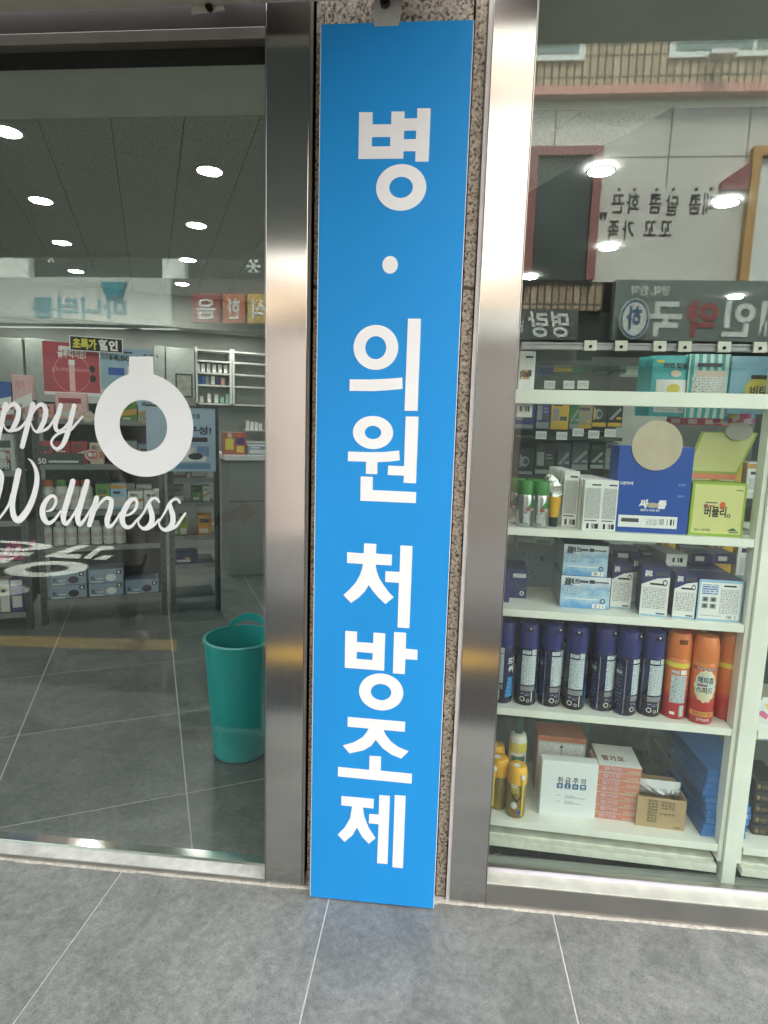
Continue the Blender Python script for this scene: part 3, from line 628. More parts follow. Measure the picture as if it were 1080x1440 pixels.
g.rect(q[0]-.008+X, q[0]+.008+X, q[1]-.005, q[1]+.005, GY-.0004, 0); g.build('glass_stamp', print_mat('stamp', (104, 116, 110), (26, 30, 28), .0034, .001, .55), wl)

# ---------------------------------------------------------------- right window
wr = thing('shop_window', 'tall shop window in front of white shelves full of pharmacy products', 'window', (1.6, 0, 0), 0, 'shop windows')
X = -1.6
g = MB(); g.box(.1755+X, 3.2+X, .0495, .0575, .066, 2.60); g.build('glass_pane', glassL, wr)
g = MB(); g.box(.1745+X, 3.2+X, 0, .085, .001, .0655); g.build('sill', steel_dark, wr, bevel=.001)
g = MB(); g.box(.1745+X, 3.2+X, .0008, .049, .0657, .0695); g.build('sill_ledge', M('ivory_ledge', (214, 214, 200), .32, .1, .12, 20), wr, bevel=.001)
g = MB(); g.box(.1755+X, 3.2+X, .044, .0492, .0697, .079); g.build('glazing_bead', M('pale_bead', (216, 210, 218), .5), wr)
g = MB(); g.box(.176+X, 3.2+X, .086, .135, .0, .05); g.build('inner_ledge', M('inner_ledge_grey', (150, 156, 148), .18, .0, .08, 12), wr)

# ---------------------------------------------------------------- awning over the left window
aw = thing('awning', 'grey roll-out awning over the lettered window on steel brackets', 'awning', (-1.8, 0, 2.2))
g = MB(); g.box(-1.6, 1.82, -.10, -.052, -.026, .06); g.build('cassette', M('ivory_casing', (188, 186, 176), .5, var=.08), aw, bevel=.004)
def cloth_mat():
    m, N, L = node_mat('awning_cloth'); o = N['Material Output']; N.remove(N['Principled BSDF'])
    d = N.new('ShaderNodeBsdfDiffuse'); d.inputs[0].default_value = lin((106, 110, 106)); t = N.new('ShaderNodeBsdfTranslucent'); t.inputs[0].default_value = lin((130, 136, 132))
    x = N.new('ShaderNodeMixShader'); x.inputs[0].default_value = .6; L.new(d.outputs[0], x.inputs[1]); L.new(t.outputs[0], x.inputs[2]); L.new(x.outputs[0], o.inputs['Surface']); return m
g = MB(); g.hexa([(-1.6, -1.62, -.066), (1.84, -1.62, -.066), (1.84, -1.62, -.062), (-1.6, -1.62, -.062), (-1.6, -.102, .02), (1.84, -.102, .02), (1.84, -.102, .024), (-1.6, -.102, .024)]); g.build('canopy_cloth', cloth_mat(), aw)
g = MB(); g.box(-1.6, 1.84, -1.66, -1.62, -.085, -.045); g.build('front_bar', M('ivory_casing', (188, 186, 176)), aw)
for x in (1.215, -.4):
    g = MB(); g.slab([(x, -.04), (x+.075, -.034), (x+.055, .08), (x+.012, .08)], -.051, -.046, ax='y'); b_ = g.build('bracket', M('ivory_casing', (188, 186, 176)), aw, bevel=.001)
    g = MB(); g.tube((x+.043, -.060, -.031), (x+.043, -.051, -.031), .008, 10); g.build('bolt', MATS['dark_bolt'], b_)

# ================================================================ across the street (seen in the glass and the steel)
OPP = Frame(0, -5.2, math.pi)
def brick_mat():
    m, N, L = node_mat('soldier_brick'); p = N['Principled BSDF']; tc = N.new('ShaderNodeTexCoord')
    s = N.new('ShaderNodeSeparateXYZ'); c = N.new('ShaderNodeCombineXYZ'); L.new(tc.outputs['Object'], s.inputs[0]); L.new(s.outputs['X'], c.inputs[0]); L.new(s.outputs['Z'], c.inputs[1])
    b = N.new('ShaderNodeTexBrick'); b.inputs['Scale'].default_value = 1; b.offset = 0; b.inputs['Brick Width'].default_value = .075; b.inputs['Row Height'].default_value = .2
    b.inputs['Mortar Size'].default_value = .009; b.inputs['Color1'].default_value = lin((184, 164, 138)); b.inputs['Color2'].default_value = lin((160, 138, 112)); b.inputs['Mortar'].default_value = lin((74, 66, 58))
    L.new(c.outputs[0], b.inputs[0]); L.new(b.outputs['Color'], p.inputs['Base Color']); p.inputs['Roughness'].default_value = .85
    u = N.new('ShaderNodeBump'); u.inputs['Distance'].default_value = .006; u.inputs['Strength'].default_value = .6; L.new(b.outputs['Fac'], u.inputs['Height']); u.invert = True; L.new(u.outputs[0], p.inputs['Normal'])
    return m
brick = brick_mat()
stucco = M('white_stucco', (212, 209, 200), .85, var=.06, vs_=2.2, bump=.3, bs=60)
redf = M('red_frame', (146, 88, 84), .5); orangef = M('ochre_frame', (190, 148, 88), .5); pinkb = M('pink_band', (204, 140, 128), .6)
darkglass = M('dark_shop_glass', (62, 69, 67), .25); ink = M('black_ink', (26, 24, 24), .5)
signw = M('sign_white', (224, 228, 222), .45); teal = M('teal_letter', (42, 134, 152), .4); redl = M('red_letter', (158, 84, 82), .4)
yel = M('yellow_sign', (206, 168, 84), .45); ora = M('orange_sign', (190, 108, 78), .45); redsign = M('red_sign', (150, 70, 68), .45)

b1 = thing('restaurant_building', 'cream brick building with white stucco front and red and ochre window frames across the street', 'building', OPP.w(-3.0, 0, 0), OPP.a)
O = 3.0   # parts below are given by -world x, shifted to the thing's origin
g = MB(); g.box(-4.2+O, 1.85+O, 0, 3, 4.68, 5.5); g.build('brick_wall', brick, b1)
g = MB(); g.box(-4.2+O, 1.85+O, -.10, 3, 4.60, 4.678); g.build('cornice', pinkb, b1)
g = MB(); g.box(-4.2+O, 1.85+O, .02, 3, 2.83, 4.598); g.build('stucco_wall', stucco, b1)
g = MB(); g.box(-1.66+O, 1.85+O, .03, 3, 2.54, 2.828); g.build('lower_brick_band', brick, b1)
g = MB(); g.box(-4.2+O, 1.85+O, .10, 3, -.2, 2.538); g.build('dark_shopfront', darkglass, b1)
for x0, x1 in ((-1.287, -.2), (-3.7, -2.1)):
    g = MB(); g.box(x0+O, x1+O, -.03, -.001, 4.95, 5.40); f = g.build('window_frame', signw, b1)
    g = MB(); g.box(x0+.06+O, (x0+x1)/2-.02+O, -.036, -.031, 5.01, 5.34); g.box((x0+x1)/2+.02+O, x1-.06+O, -.036, -.031, 5.01, 5.34); g.build('pane', M('sky_pane', (120, 140, 138), .08), f)
for x0, x1, z0, z1, m in ((-1.535, -.80, 2.84, 4.14, redf), (-4.1, -2.985, 2.84, 4.12, orangef)):
    g = MB()
    for a in ((x0, x0+.085, z0, z1), (x1-.085, x1, z0, z1), (x0+.085, x1-.085, z1-.085, z1)): g.box(a[0]+O, a[1]+O, -.06, .018, a[2], a[3])
    f = g.build('large_window_frame', m, b1)
    g = MB(); g.box(x0+.085+O, x1-.085+O, -.01, .017, z0, z1-.085); g.build('dark_pane', darkglass if m is redf else signw, f)
for s_, x, z, w_ in (('매', -2.70, 3.52, .12), ('콤', -2.56, 3.52, .12), ('달', -2.335, 3.51, .125), ('콤', -2.17, 3.53, .125), ('화', -1.95, 3.53, .13), ('끈', -1.795, 3.53, .125), ('꼬', -2.30, 3.28, .125), ('꼬', -2.14, 3.28, .125), ('가', -1.92, 3.27, .12), ('족', -1.765, 3.27, .115)):
    g = MB(); g.text(s_, x+O, z, .155, .018, 0, .02, w=w_)
    if z > 3.4: g.disc(x+.06+O, 3.745, .017, .017, .018, 0, 12)
    g.build('wall_letter', ink, b1)
for s_, x, z in (('"', -2.80, 3.60), ('"', -1.63, 3.36)):
    g = MB(); g.text(s_, x+O, z, .16, .018, 0, .035); g.build('quotation_mark', ink, b1)
for x0, x1, m in ((1.15, 1.84, M('beige_pilaster', (176, 162, 152), .7)), (-.88, -.50, M('brown_pilaster', (118, 104, 97), .7))):
    g = MB(); g.box(x0+O, x1+O, -.02, .099, -.01, 2.20); g.build('pilaster', m, b1)
seam = M('seam_grime', (120, 116, 108), .9, var=.2)
for x0, x1, z0, z1 in ((-1.056, -1.044, 4.16, 4.598), (-2.206, -2.194, 3.76, 4.598), (-2.956, -2.944, 4.0, 4.598), (-2.98, -1.54, 4.05, 4.06)):
    g = MB(); g.box(x0+O, x1+O, .0185, .03, z0, z1); g.build('panel_seam', seam, b1)
g = MB(); g.slab([(-2.98+O, 3.72), (-2.98+O, 3.98), (-2.72+O, 3.80), (-2.72+O, 3.72)], -.05, .019, ax='y'); g.build('red_gable_ornament', redf, b1)
g = MB(); g.box(-2.66+O, -2.42+O, -.25, -.10, 4.86, 4.90); g.tube((-2.54+O, -.1, 4.88), (-2.54+O, 0, 4.82), .02); g.build('wall_lamp', alu, b1)

ps = thing('pharmacy_sign', 'dark green pharmacy sign with raised white and red letters across the street', 'sign', OPP.w(-3.2, -.05, 2.22), OPP.a)
g = MB(); g.box(-1.0, 1.46, -.08, .04, 0, .60); g.build('sign_box', M('green_grey_sign', (116, 127, 122), .5), ps)
for s_, x in (('재', -.30), ('인', .06), ('국', .78)):
    g = MB(); g.text(s_, x, .08, .27, -.086, 0, .04, w=.31); g.build('white_letter', signw, ps)
g = MB(); g.text('약', .42, .08, .27, -.086, 0, .04, w=.31); g.build('red_letter', redl, ps)
for s_, x in (('양약,', .92), ('한약', 1.13)):
    g = MB(); g.text(s_, x, .455, .075, -.086, 0, .02, w=.18); g.build('small_lettering', signw, ps)
g = MB(); g.disc(1.27, .20, .15, .20, -.16, 0); g.ring(1.27, .20, .14, .19, .12, .165, -.162, 1); g.text('하', 1.20, .12, .17, -.164, 1, .03, w=.15); g.build('round_emblem', [signw, M('emblem_blue', (70, 100, 130), .5)], ps)
hs = thing('snack_sign', 'black signboard with white brush lettering above a shop across the street', 'sign', OPP.w(-.55, -.02, 2.22), OPP.a)
g = MB(); g.box(-.85, .95, -.05, .1, 0, .315); g.build('sign_box', M('charcoal_sign', (88, 92, 90), .5), hs)
g = MB(); g.text('명랑', -.78, .05, .20, -.054, 0, .02, w=.42, slant=.2); g.text('時代', -.28, .06, .12, -.054, 0, .01, w=.22); g.build('lettering', signw, hs)

b2 = thing('cafe_building', 'grey building with a white sign panel over dark shop windows across the street', 'building', OPP.w(5.0, 0, 0), OPP.a)
O = -5.0
g = MB(); g.box(1.88+O, 9+O, .2, 3, 3.3, 3.75); g.build('upper_wall', M('grey_cladding', (150, 150, 146), .7), b2)
g = MB(); g.box(1.88+O, 9+O, .12, 3, 2.83, 3.298); g.build('window_strip', M('strip_glass', (52, 60, 60), .2), b2)
for x0, x1 in ((2.92, 3.18), (4.77, 5.4), (1.9, 2.0)):
    g = MB(); g.box(x0+O, x1+O, .02, .119, 2.83, 3.3); g.build('white_post', signw, b2)
g = MB(); g.box(3.05+O, 9+O, -.05, .19, 2.31, 2.82); g.build('sign_panel', M('panel_grey_white', (190, 194, 190), .5), b2)
g = MB(); g.text('마니터통', 3.58+O, 2.40, .17, -.056, 0, .035, w=1.12, slant=0); g.slab([(3.62+O, 2.60), (3.80+O, 2.60), (3.86+O, 2.77), (3.56+O, 2.77)], -.07, -.052, ax='y'); g.build('teal_lettering', teal, b2)
g = MB(); g.box(1.88+O, 3.045+O, .0, .19, 2.29, 2.82); g.build('dark_sign_band', M('brown_grey_band', (88, 86, 82), .6), b2)
for x0, x1, m, s_ in ((2.48, 2.80, redsign, '음'), (2.20, 2.45, ora, '한'), (1.90, 2.17, yel, '식')):
    g = MB(); g.box(x0+O, x1+O, -.08, -.001, 2.335, 2.65); q = g.build('square_sign', m, b2, bevel=.01)
    g = MB(); g.text(s_, x0+.05+O, 2.40, .17, -.084, 0, .02, w=x1-x0-.1); g.build('lettering', signw, q)
g = MB(); g.box(1.88+O, 9+O, .15, 3, -.2, 2.288); g.build('dark_shopfront', darkglass, b2)

def snowflake(wx, z, r):
    g = MB()
    for k in range(3):
        a = math.pi*k/3; c, s_ = math.cos(a), math.sin(a); t_ = r*.09
        g.face([(wx+c*p*r-s_*q*t_, .112-.0006*k, z+s_*p*r+c*q*t_) for p, q in ((-1, -1), (1, -1), (1, 1), (-1, 1))])
        for sg in (-1, 1):
            for e in (-1, 1):
                b = a+e*R(38); d = (math.cos(b)*sg, math.sin(b)*sg); ox_, oz_ = wx+c*sg*r*.55, z+s_*sg*r*.55
                g.face([(ox_+d[0]*p*r*.36-d[1]*q*t_*.8, .110-.0006*k-.0002*(e+sg), oz_+d[1]*p*r*.36+d[0]*q*t_*.8) for p, q in ((0, -1), (1, -1), (1, 1), (0, 1))])
    g.build('snowflake_decal', signw, b2)
snowflake(2.16+O, 2.99, .085); snowflake(4.55+O, 3.07, .06)
bs = thing('banner_stand', 'white and teal banner board with a red double arrow standing on the pavement', 'banner', (-.90, -.70, 0), R(180))
g = MB(); g.hexa([(-.22, -.005, .02), (.14, -.005, .02), (.14, .045, 1.25), (-.22, .045, 1.25), (-.22, .003, .02), (.14, .003, .02), (.14, .053, 1.25), (-.22, .053, 1.25)]); g.build('board', M('banner_white', (236, 236, 234), .6), bs)
tl = lambda z: -.007+(z-.02)*.05/1.23
def bq(g, pts, mi=0): g.face([(x, tl(z)-.002, z) for x, z in pts], mi)
g = MB(); bq(g, [(-.22, .02), (.14, .02), (.14, .56), (-.22, .74)], 0); g.build('teal_print', M('banner_teal', (96, 176, 190), .6), bs)
g = MB(); bq(g, [(-.2, .92), (-.13, .87), (-.13, .90), (.05, .82), (.05, .79), (.12, .80), (.07, .88), (.07, .85), (-.12, .94), (-.12, .97)], 0); g.build('red_arrow', M('banner_red', (196, 92, 88), .6), bs)
g = MB(); g.tube((-.04, .05, 1.1), (-.04, .40, .01), .01); g.build('prop_leg', alu, bs)

# ================================================================ ceiling lights
lampm = M('lit_diffuser', (255, 252, 245), .5, emit=17.0)
def downlight(a, b, z, label, r=.063):
    t = thing('downlight', label, 'ceiling light', INT.w(a, b, z), 0, 'round ceiling downlights')
    g = MB(); g.lathe([(r+.010, 0), (r+.010, -.005), (r, -.006), (r-.002, -.002)], 24); g.build('trim_ring', M('downlight_trim', (222, 222, 218), .5), t)
    g = MB(); g.face([((r-.002)*math.cos(2*math.pi*k/24), -(r-.002)*math.sin(2*math.pi*k/24), -.0035) for k in range(24)]); g.build('lamp', lampm, t)
nth = ['nearest', 'second', 'third', 'farthest']
for k in range(4):
    downlight(-1.235, 2.098+.95*k, CE, '%s lit round downlight of the left ceiling row' % nth[k])
    downlight(-.33, 2.15+.955*k, CE, '%s lit round downlight of the middle ceiling row' % nth[k])
for k, a in enumerate((-1.857, -1.131, -.395, .333)):
    downlight(a, 5.87, 2.3, 'lit round downlight under the rear bulkhead, %s from the left' % ['first', 'second', 'third', 'fourth'][k], .055)
for a, b, s_ in ((1.476, 1.297, 'largest, over the reflected white wall'), (2.39, 1.34, 'beside the ochre frame'), (2.40, 2.29, 'below the reflected wall lettering'), (2.41, 3.26, 'beside the steel pillar'), (4.53, 3.0, 'over the reflected pharmacy sign')):
    downlight(a, b, CE, 'lit round downlight behind the right pane, '+s_)

# ================================================================ racks and fittings of the lettered side
rack_m = M('grey_rack_steel', (70, 72, 70), .45, .3, .08, 20); shelf_m = M('dark_shelf', (32, 33, 33), .5, .1); railm = M('price_rail', (128, 131, 128), .4)
def rack(label, a0, a1, b, levels, top, back=True, dep=.42):
    t = thing('shelf_rack', label, 'shelf rack', INT.w((a0+a1)/2, b, 0), INT.a, 'grey steel shelf racks')
    h = (a1-a0)/2
    for x in (-h, h-.035):
        g = MB(); g.box(x, x+.035, 0, .03, .003, top); u = g.build('upright', rack_m, t)
        g = MB()
        for z in [.06+.05*k for k in range(int(top/.05)-1)]: g.rect(x+.013, x+.021, z, z+.016, -.0004)
        tag(kid(u, g.build('slots', dark_m, u)), kind='stuff')
    for z in levels:
        g = MB(); g.box(-h+.036, h-.036, .004, dep, z-.022, z); s_ = g.build('shelf', shelf_m, t)
        g = MB(); g.box(-h+.036, h-.036, -.002, .0035, z-.030, z+.002); g.build('price_rail', railm, s_)
    if back:
        g = MB(); g.box(-h, h, dep+.002, dep+.015, .1, top); g.build('back_panel', M('rack_back', (14, 15, 15), .8), t)
    return t
LV = [.155, .482, .702, .985, 1.255]
rack('grey steel rack of health products under the red poster', -1.30, -.575, 2.72, LV, 1.36)
rack('grey steel rack at the far left edge behind the script lettering', -2.35, -1.335, 2.66, [.11, .42, .66, .95, 1.24], 1.30)
rack('narrow grey rack under the pale blue poster', -.555, -.235, 2.74, [.10, .33, .52, .74, .90], 1.0, False, .3)

def at2(fr, y, u0, u1, vt, vb):
    vm = (vt+vb)/2; um = (u0+u1)/2; zb = fr.at(um, vb, y)[1]
    for q in ((.160, .500, .787, 1.013) if fr is CAB else LV if fr is INT else ()):
        if abs(q-zb) < .035: zb = q; break                    # it stands on that shelf
    return fr.at(u0, vm, y)[0], fr.at(u1, vm, y)[0], zb, fr.at(um, vt, y)[1]
SEEN = set()
def carton(name, label, cat, fr, x0, x1, y, z0, h, dep, mats, front=0, top=0, side=0, group=None, rot=0.0, prints=None, pmats=None, bevel=.0008, lean=0.0):
    w_ = x1-x0; g = MB()
    g.box(-w_/2, w_/2, 0, dep, 0, h, 0, front, top, side)
    o = g.build(name, mats, bevel=bevel, loc=fr.w((x0+x1)/2, y, z0), rotz=fr.a+rot); tag(o, label, cat, group)
    if prints:
        g = MB(); prints(g, w_, h); p = g.build('front_print', pmats, o); kid(o, p)
    return o
def carton_px(name, label, cat, fr, y, u0, u1, vt, vb, dep, mats, z0=None, **kw):
    x0, x1, zb, zt = at2(fr, y, u0, u1, vt, vb)
    return carton(name, label, cat, fr, x0, x1, y, zb if z0 is None else z0, zt-zb, dep, mats, **kw)
E_ = .0005
fine = print_mat('fine_print', (232, 232, 230), (120, 122, 124))
fine_dark = print_mat('fine_print_on_navy', (38, 40, 92), (196, 198, 214), dens=.42)
fine_gold = print_mat('fine_print_on_card', (168, 144, 104), (70, 58, 44), .0075, .0016, .46)
barcode = bars_mat('barcode')
white_b = M('white_card', (232, 232, 228), .5, var=.02); cream_b = M('cream_card', (214, 206, 190), .6, var=.03)
navy = M('navy_card', (40, 42, 96), .4, var=.05); navy2 = M('navy_side', (46, 50, 104), .4, var=.05); greyc = M('grey_card', (140, 144, 146), .5)
lblue = grade_mat('pale_blue_print', [(0, (96, 156, 206)), (.3, (178, 206, 224)), (.5, (128, 168, 204)), (.75, (200, 212, 220)), (1, (222, 226, 228))], 'Z', 0, .10, .35, .9, 32)
sky_b = M('sky_blue_card', (150, 190, 216), .45); red_b = M('red_card', (160, 40, 50), .4); pink_b = M('pink_card', (226, 182, 180), .45); pinker = M('rose_card', (214, 148, 150), .45)
orange_b = M('orange_card', (216, 96, 52), .45); green_b = M('green_card', (92, 140, 60), .45); lime_b = M('lime_card', (158, 178, 62), .45); magenta_b = M('magenta_card', (176, 46, 110), .4)
blue_b = M('blue_card', (36, 84, 168), .4, var=.05); brown_b = M('brown_paper', (122, 86, 48), .7); kraft = M('kraft_card', (176, 150, 110), .75, var=.05, vs_=40); violet_b = M('violet_card', (78, 60, 120), .45)
gold_b = M('gold_card', (196, 150, 70), .45); gd = M('dark_grey_print', (64, 70, 78), .5); skin_m = M('cream_print', (214, 196, 176), .5)

# mask boxes on the lowest shelf: a pair stacked on a pair, one alone
def mask_print(dark):
    def f(g, w_, h):
        g.text('K', -w_*.42, h*.22, h*.34, -E_, 0, .02); g.rect(-w_*.27, -w_*.08, h*.27, h*.36, -E_, 1)
        a = [(math.cos(t), math.sin(t)) for t in [math.pi*k/5 for k in range(10)]]
        g.face([(w_*.14+w_*.15*c, -E_*1.2, h*.36+h*.28*s_) for c, s_ in a], 2 if dark else 3)
        g.rect(w_*.30, w_*.44, h*.62, h*.92, -E_, 2); g.disc(w_*.37, h*.77, w_*.035, h*.1, -E_*1.5, 3, 12); g.rect(-w_*.45, -w_*.1, .002, h*.1, -E_, 3)
    return f
mb = M('mask_box_blue', (142, 162, 182), .5, var=.05); pm_ = [gd, fine, ink, white_b]
for k, (u0, u1, vt, vb, lv, dk, s_) in enumerate(((70, 122, 818, 838, 0, 1, 'lower box of the left pair, dark mask on the front'), (125, 174, 815, 835, 0, 0, 'lower box of the middle pair, pale mask on the front'), (176, 223, 810, 831, 0, 1, 'single box at the right end'), (70, 121, 795, 817, 1, 1, 'upper box of the left pair'), (124, 173, 792, 813, 1, 0, 'upper box of the middle pair'))):
    x0, x1, zb, zt = at2(INT, 2.74, u0, u1, vt, vb); hh = .082
    carton('mask_box', 'grey-blue K mask box, '+s_, 'box', INT, x0, x1, 2.74, LV[0]+.0005+lv*(hh+.004), hh, .18, [mb, navy2], prints=mask_print(dk), pmats=pm_, group='face mask boxes')

# white bottles
def bottle(a, b, z, r, h, cap, label, body, lab, group, name='bottle', capw=.6):
    t = thing(name, label, 'bottle', INT.w(a, b, z+.0005), INT.a, group)
    g = MB(); g.lathe([(0, 0), (r*.93, 0), (r, .005), (r, h*.68), (r*.92, h*.74), (r*capw*.9, h*.80)], 20); kid(t, g.build('bottle_body', body, t, smooth=True))
    g = MB(); g.lathe([(r*capw, h*.79), (r*capw, h*.985), (r*capw*.9, h), (0, h)], 16); kid(t, g.build('cap', cap, t, smooth=True))
    g = MB(); g.patch(r+.0006, -1.3, 1.3, h*.10, h*.60, 0, 8); g.patch(r+.0011, -1.0, 1.0, h*.36, h*.52, 1, 8); kid(t, g.build('bottle_label', lab, t, smooth=True))
    return t
wb = M('white_plastic', (222, 222, 214), .4); capw_ = M('pale_cap', (190, 192, 188), .4); labm = [fine, print_mat('brown_print', (214, 206, 196), (140, 92, 70), .006, .002, .5)]
ordn = ['first', 'second', 'third', 'fourth', 'fifth', 'sixth', 'seventh', 'eighth', 'ninth', 'tenth']
p0 = None
for k, u in enumerate((64.5, 83, 100, 118, 136, 153, 169)):
    a = INT.at(u, 748, 2.79)[0]; lb = 'white bottle on the second shelf under the script lettering, %s from the left' % ordn[k]
    if p0 is None: p0 = bottle(a, 2.79, LV[1], .032, .15, capw_, lb, wb, labm, 'white bottles in a row')
    else: dup(p0, INT.w(a, 2.79, LV[1]+.0005), INT.a, lb)
for k, (u, c, s_) in enumerate(((68, 'cap_orange', 'orange'), (87, 'cap_green', 'green'), (106, 'cap_red', 'red'), (122, 'cap_orange', 'orange'))):
    cm = M(c, {'cap_orange': (214, 110, 52), 'cap_green': (104, 150, 60), 'cap_red': (186, 62, 46)}[c], .4)
    bottle(INT.at(u, 705, 2.80)[0], 2.80, LV[2], .036, .185, cm, 'squat white jar with %s cap, %s in the row above the white bottles' % (s_, ordn[k]), wb, labm, 'jars with coloured caps', 'jar', .8)
_sp = random.Random(21)
def small_print(g, w_, h):
    k = _sp.randrange(4); q = _sp.uniform
    if k == 0:
        t_ = q(.55, .68); g.rect(-w_*.4, w_*q(.2, .42), h*t_, h*(t_+.2), -E_, 0); g.rect(-w_*.4, w_*.2, h*.1, h*.3, -E_, 1); g.disc(w_*q(.0, .25), h*.42, w_*.13, h*.10, -E_, 2, 10)
    elif k == 1:
        g.rect(-w_*.46, w_*.46, h*.04, h*.34, -E_, 1); g.text(_sp.choice(('비타민', '홍삼', '유산균', '칼슘')), -w_*.38, h*.66, h*.14, -E_, 0, .035, w=w_*.62); g.rect(-w_*.38, w_*q(.0, .3), h*.54, h*.59, -E_, 2)
    elif k == 2:
        g.rect(-w_*.5, w_*.5, h*.80, h*.96, -E_, 2); g.rect(-w_*.36, w_*.1, h*.60, h*.70, -E_, 0); g.rect(-w_*.40, w_*.40, h*.12, h*.48, -E_, 1)
    else:
        g.face([(-w_*.5, -E_, h*.2), (w_*.5, -E_, h*q(.3, .5)), (w_*.5, -E_, h*.62), (-w_*.5, -E_, h*.42)], 2); g.text(_sp.choice(('정', '골드', '플러스', '케어')), -w_*.36, h*.70, h*.15, -E_*2, 0, .035, w=w_*.5); g.rect(-w_*.4, w_*.1, h*.06, h*.14, -E_, 1)
sp = [gd, fine, gold_b]
for k, (u0, u1, vt, vb, m, z, s_) in enumerate(((135, 155, 681, 716, green_b, 2, 'dark green carton beside the coloured jar caps'), (156, 178, 680, 717, sky_b, 2, 'pale blue carton under the ring decal'), (180, 201, 691, 716, white_b, 2, 'white carton below the ring, left of two'), (203, 225, 690, 714, white_b, 2, 'white carton below the ring, right of two'),
        (53, 74, 611, 643, red_b, 3, 'red packet with a white picture, first on the fourth shelf'), (76, 98, 611, 643, red_b, 3, 'red packet with a white picture, second on the fourth shelf'), (100, 122, 611, 643, red_b, 3, 'red packet with a white picture, third on the fourth shelf'), (126, 145, 612, 642, skin_m, 3, 'cream packet beside the red packets'),
        (168, 192, 603, 636, greyc, 3, 'grey carton seen through the ring, left of two'), (194, 222, 605, 634, mb, 3, 'grey-blue carton seen through the ring, right of two'),
        (78, 122, 553, 588, pink_b, 4, 'pink carton standing before the red poster'), (170, 192, 563, 586, green_b, 4, 'small green carton seen through the ring'), (194, 226, 561, 585, sky_b, 4, 'small blue carton seen through the ring'), (53, 76, 568, 589, pinker, 4, 'low rose carton left of the pink carton'))):
    x0, x1, zb, zt = at2(INT, 2.75, u0, u1, vt, vb)
    carton('carton', s_, 'carton', INT, x0, x1, 2.75, LV[z]+.0005, zt-zb, .12, [m], prints=small_print, pmats=[red_b if m is pink_b else gd, fine, white_b if m is red_b else gold_b])
for k, (u0, u1, vt, vb) in enumerate(((168, 189, 671, 689), (191, 213, 672, 689))):
    x0, x1, zb, zt = at2(INT, 2.86, u0, u1, vt, vb)
    carton('carton', 'small white carton in the back row under the ring, %s' % ['left', 'right'][k], 'carton', INT, x0, x1, 2.90, LV[2]+.0005, zt-zb+.06, .08, [white_b], prints=small_print, pmats=sp)

# posters over the racks
def poster(name, label, b, u0, u1, vt, vb, m, fn, mats, dep=.008, cat='poster'):
    x0, x1, zb, zt = at2(INT, b, u0, u1, vt, vb)
    return carton(name, label, cat, INT, x0, x1, b, zb, zt-zb, dep, [m], prints=fn, pmats=mats, bevel=0)
rosep = M('poster_rose', (176, 66, 78), .45, var=.10, vs_=7); bluep = M('poster_blue', (150, 178, 194), .45, var=.08, vs_=6)
def red_poster(g, w_, h):
    g.rect(-w_*.22, w_*.22, h*.86, h*.93, -E_, 0); g.text('글루타치온!', -w_*.24, h*.73, h*.11, -E_, 0, .03, w=w_*.5); g.rect(-w_*.05, w_*.05, h*.08, h*.58, -E_, 1)
    g.rect(-w_*.055, w_*.055, h*.58, h*.68, -E_*2, 0); g.disc(w_*.36, h*.52, w_*.06, h*.07, -E_, 2, 16); g.disc(w_*.37, h*.34, w_*.06, h*.07, -E_, 2, 16); g.ring(0, h*.42, w_*.33, h*.36, w_*.32, h*.35, -E_, 3); g.text('glutathione', -w_*.36, h*.46, h*.09, -E_*.6, 3, .005, w=w_*.72)
    g.rect(-w_*.5, w_*.5, 0, h*.06, -E_, 0)
poster('poster', 'rose red beauty poster above the rack, Korean lettering at the top', 2.86, 61, 140, 482, 556, rosep, red_poster, [white_b, pink_b, ink, pinker])
def blue_poster(g, w_, h):
    g.text('14,500원', -w_*.32, h*.70, h*.12, -E_, 0, .03, w=w_*.62); g.rect(-w_*.3, w_*.1, h*.88, h*.92, -E_, 0); g.rect(-w_*.36, -w_*.06, h*.34, h*.52, -E_, 1); g.rect(w_*.0, w_*.10, h*.30, h*.56, -E_, 2); g.text('+2', w_*.12, h*.36, h*.16, -E_, 2, .03)
    for k in range(7): g.face([(w_*.30+.02*k*w_*2, -E_, h*.86), (w_*.36+.02*k*w_*2, -E_, h*.80+(k % 3)*h*.06), (w_*.34+.02*k*w_*2, -E_, h*.90)], 0)
poster('poster', 'pale blue price poster beside the rose red one, partly behind the ring', 2.87, 141.5, 216, 490, 548, bluep, blue_poster, [gd, blue_b, white_b])
def headline(g, w_, h):
    g.text('초특가', -w_*.44, h*.22, h*.52, -E_, 0, .06, w=w_*.44); g.text('할인', w_*.04, h*.22, h*.52, -E_, 1, .05, w=w_*.36)
poster('header_card', 'black header card with yellow and white Korean sale lettering', 2.84, 97.5, 173, 474, 495, white_b, lambda g, w_, h: (g.rect(-w_*.48, w_*.48, h*.06, h*.94, -E_*.5, 2), headline(g, w_, h)), [M('headline_yellow', (218, 206, 84), .5), white_b, ink], .006, 'sign')
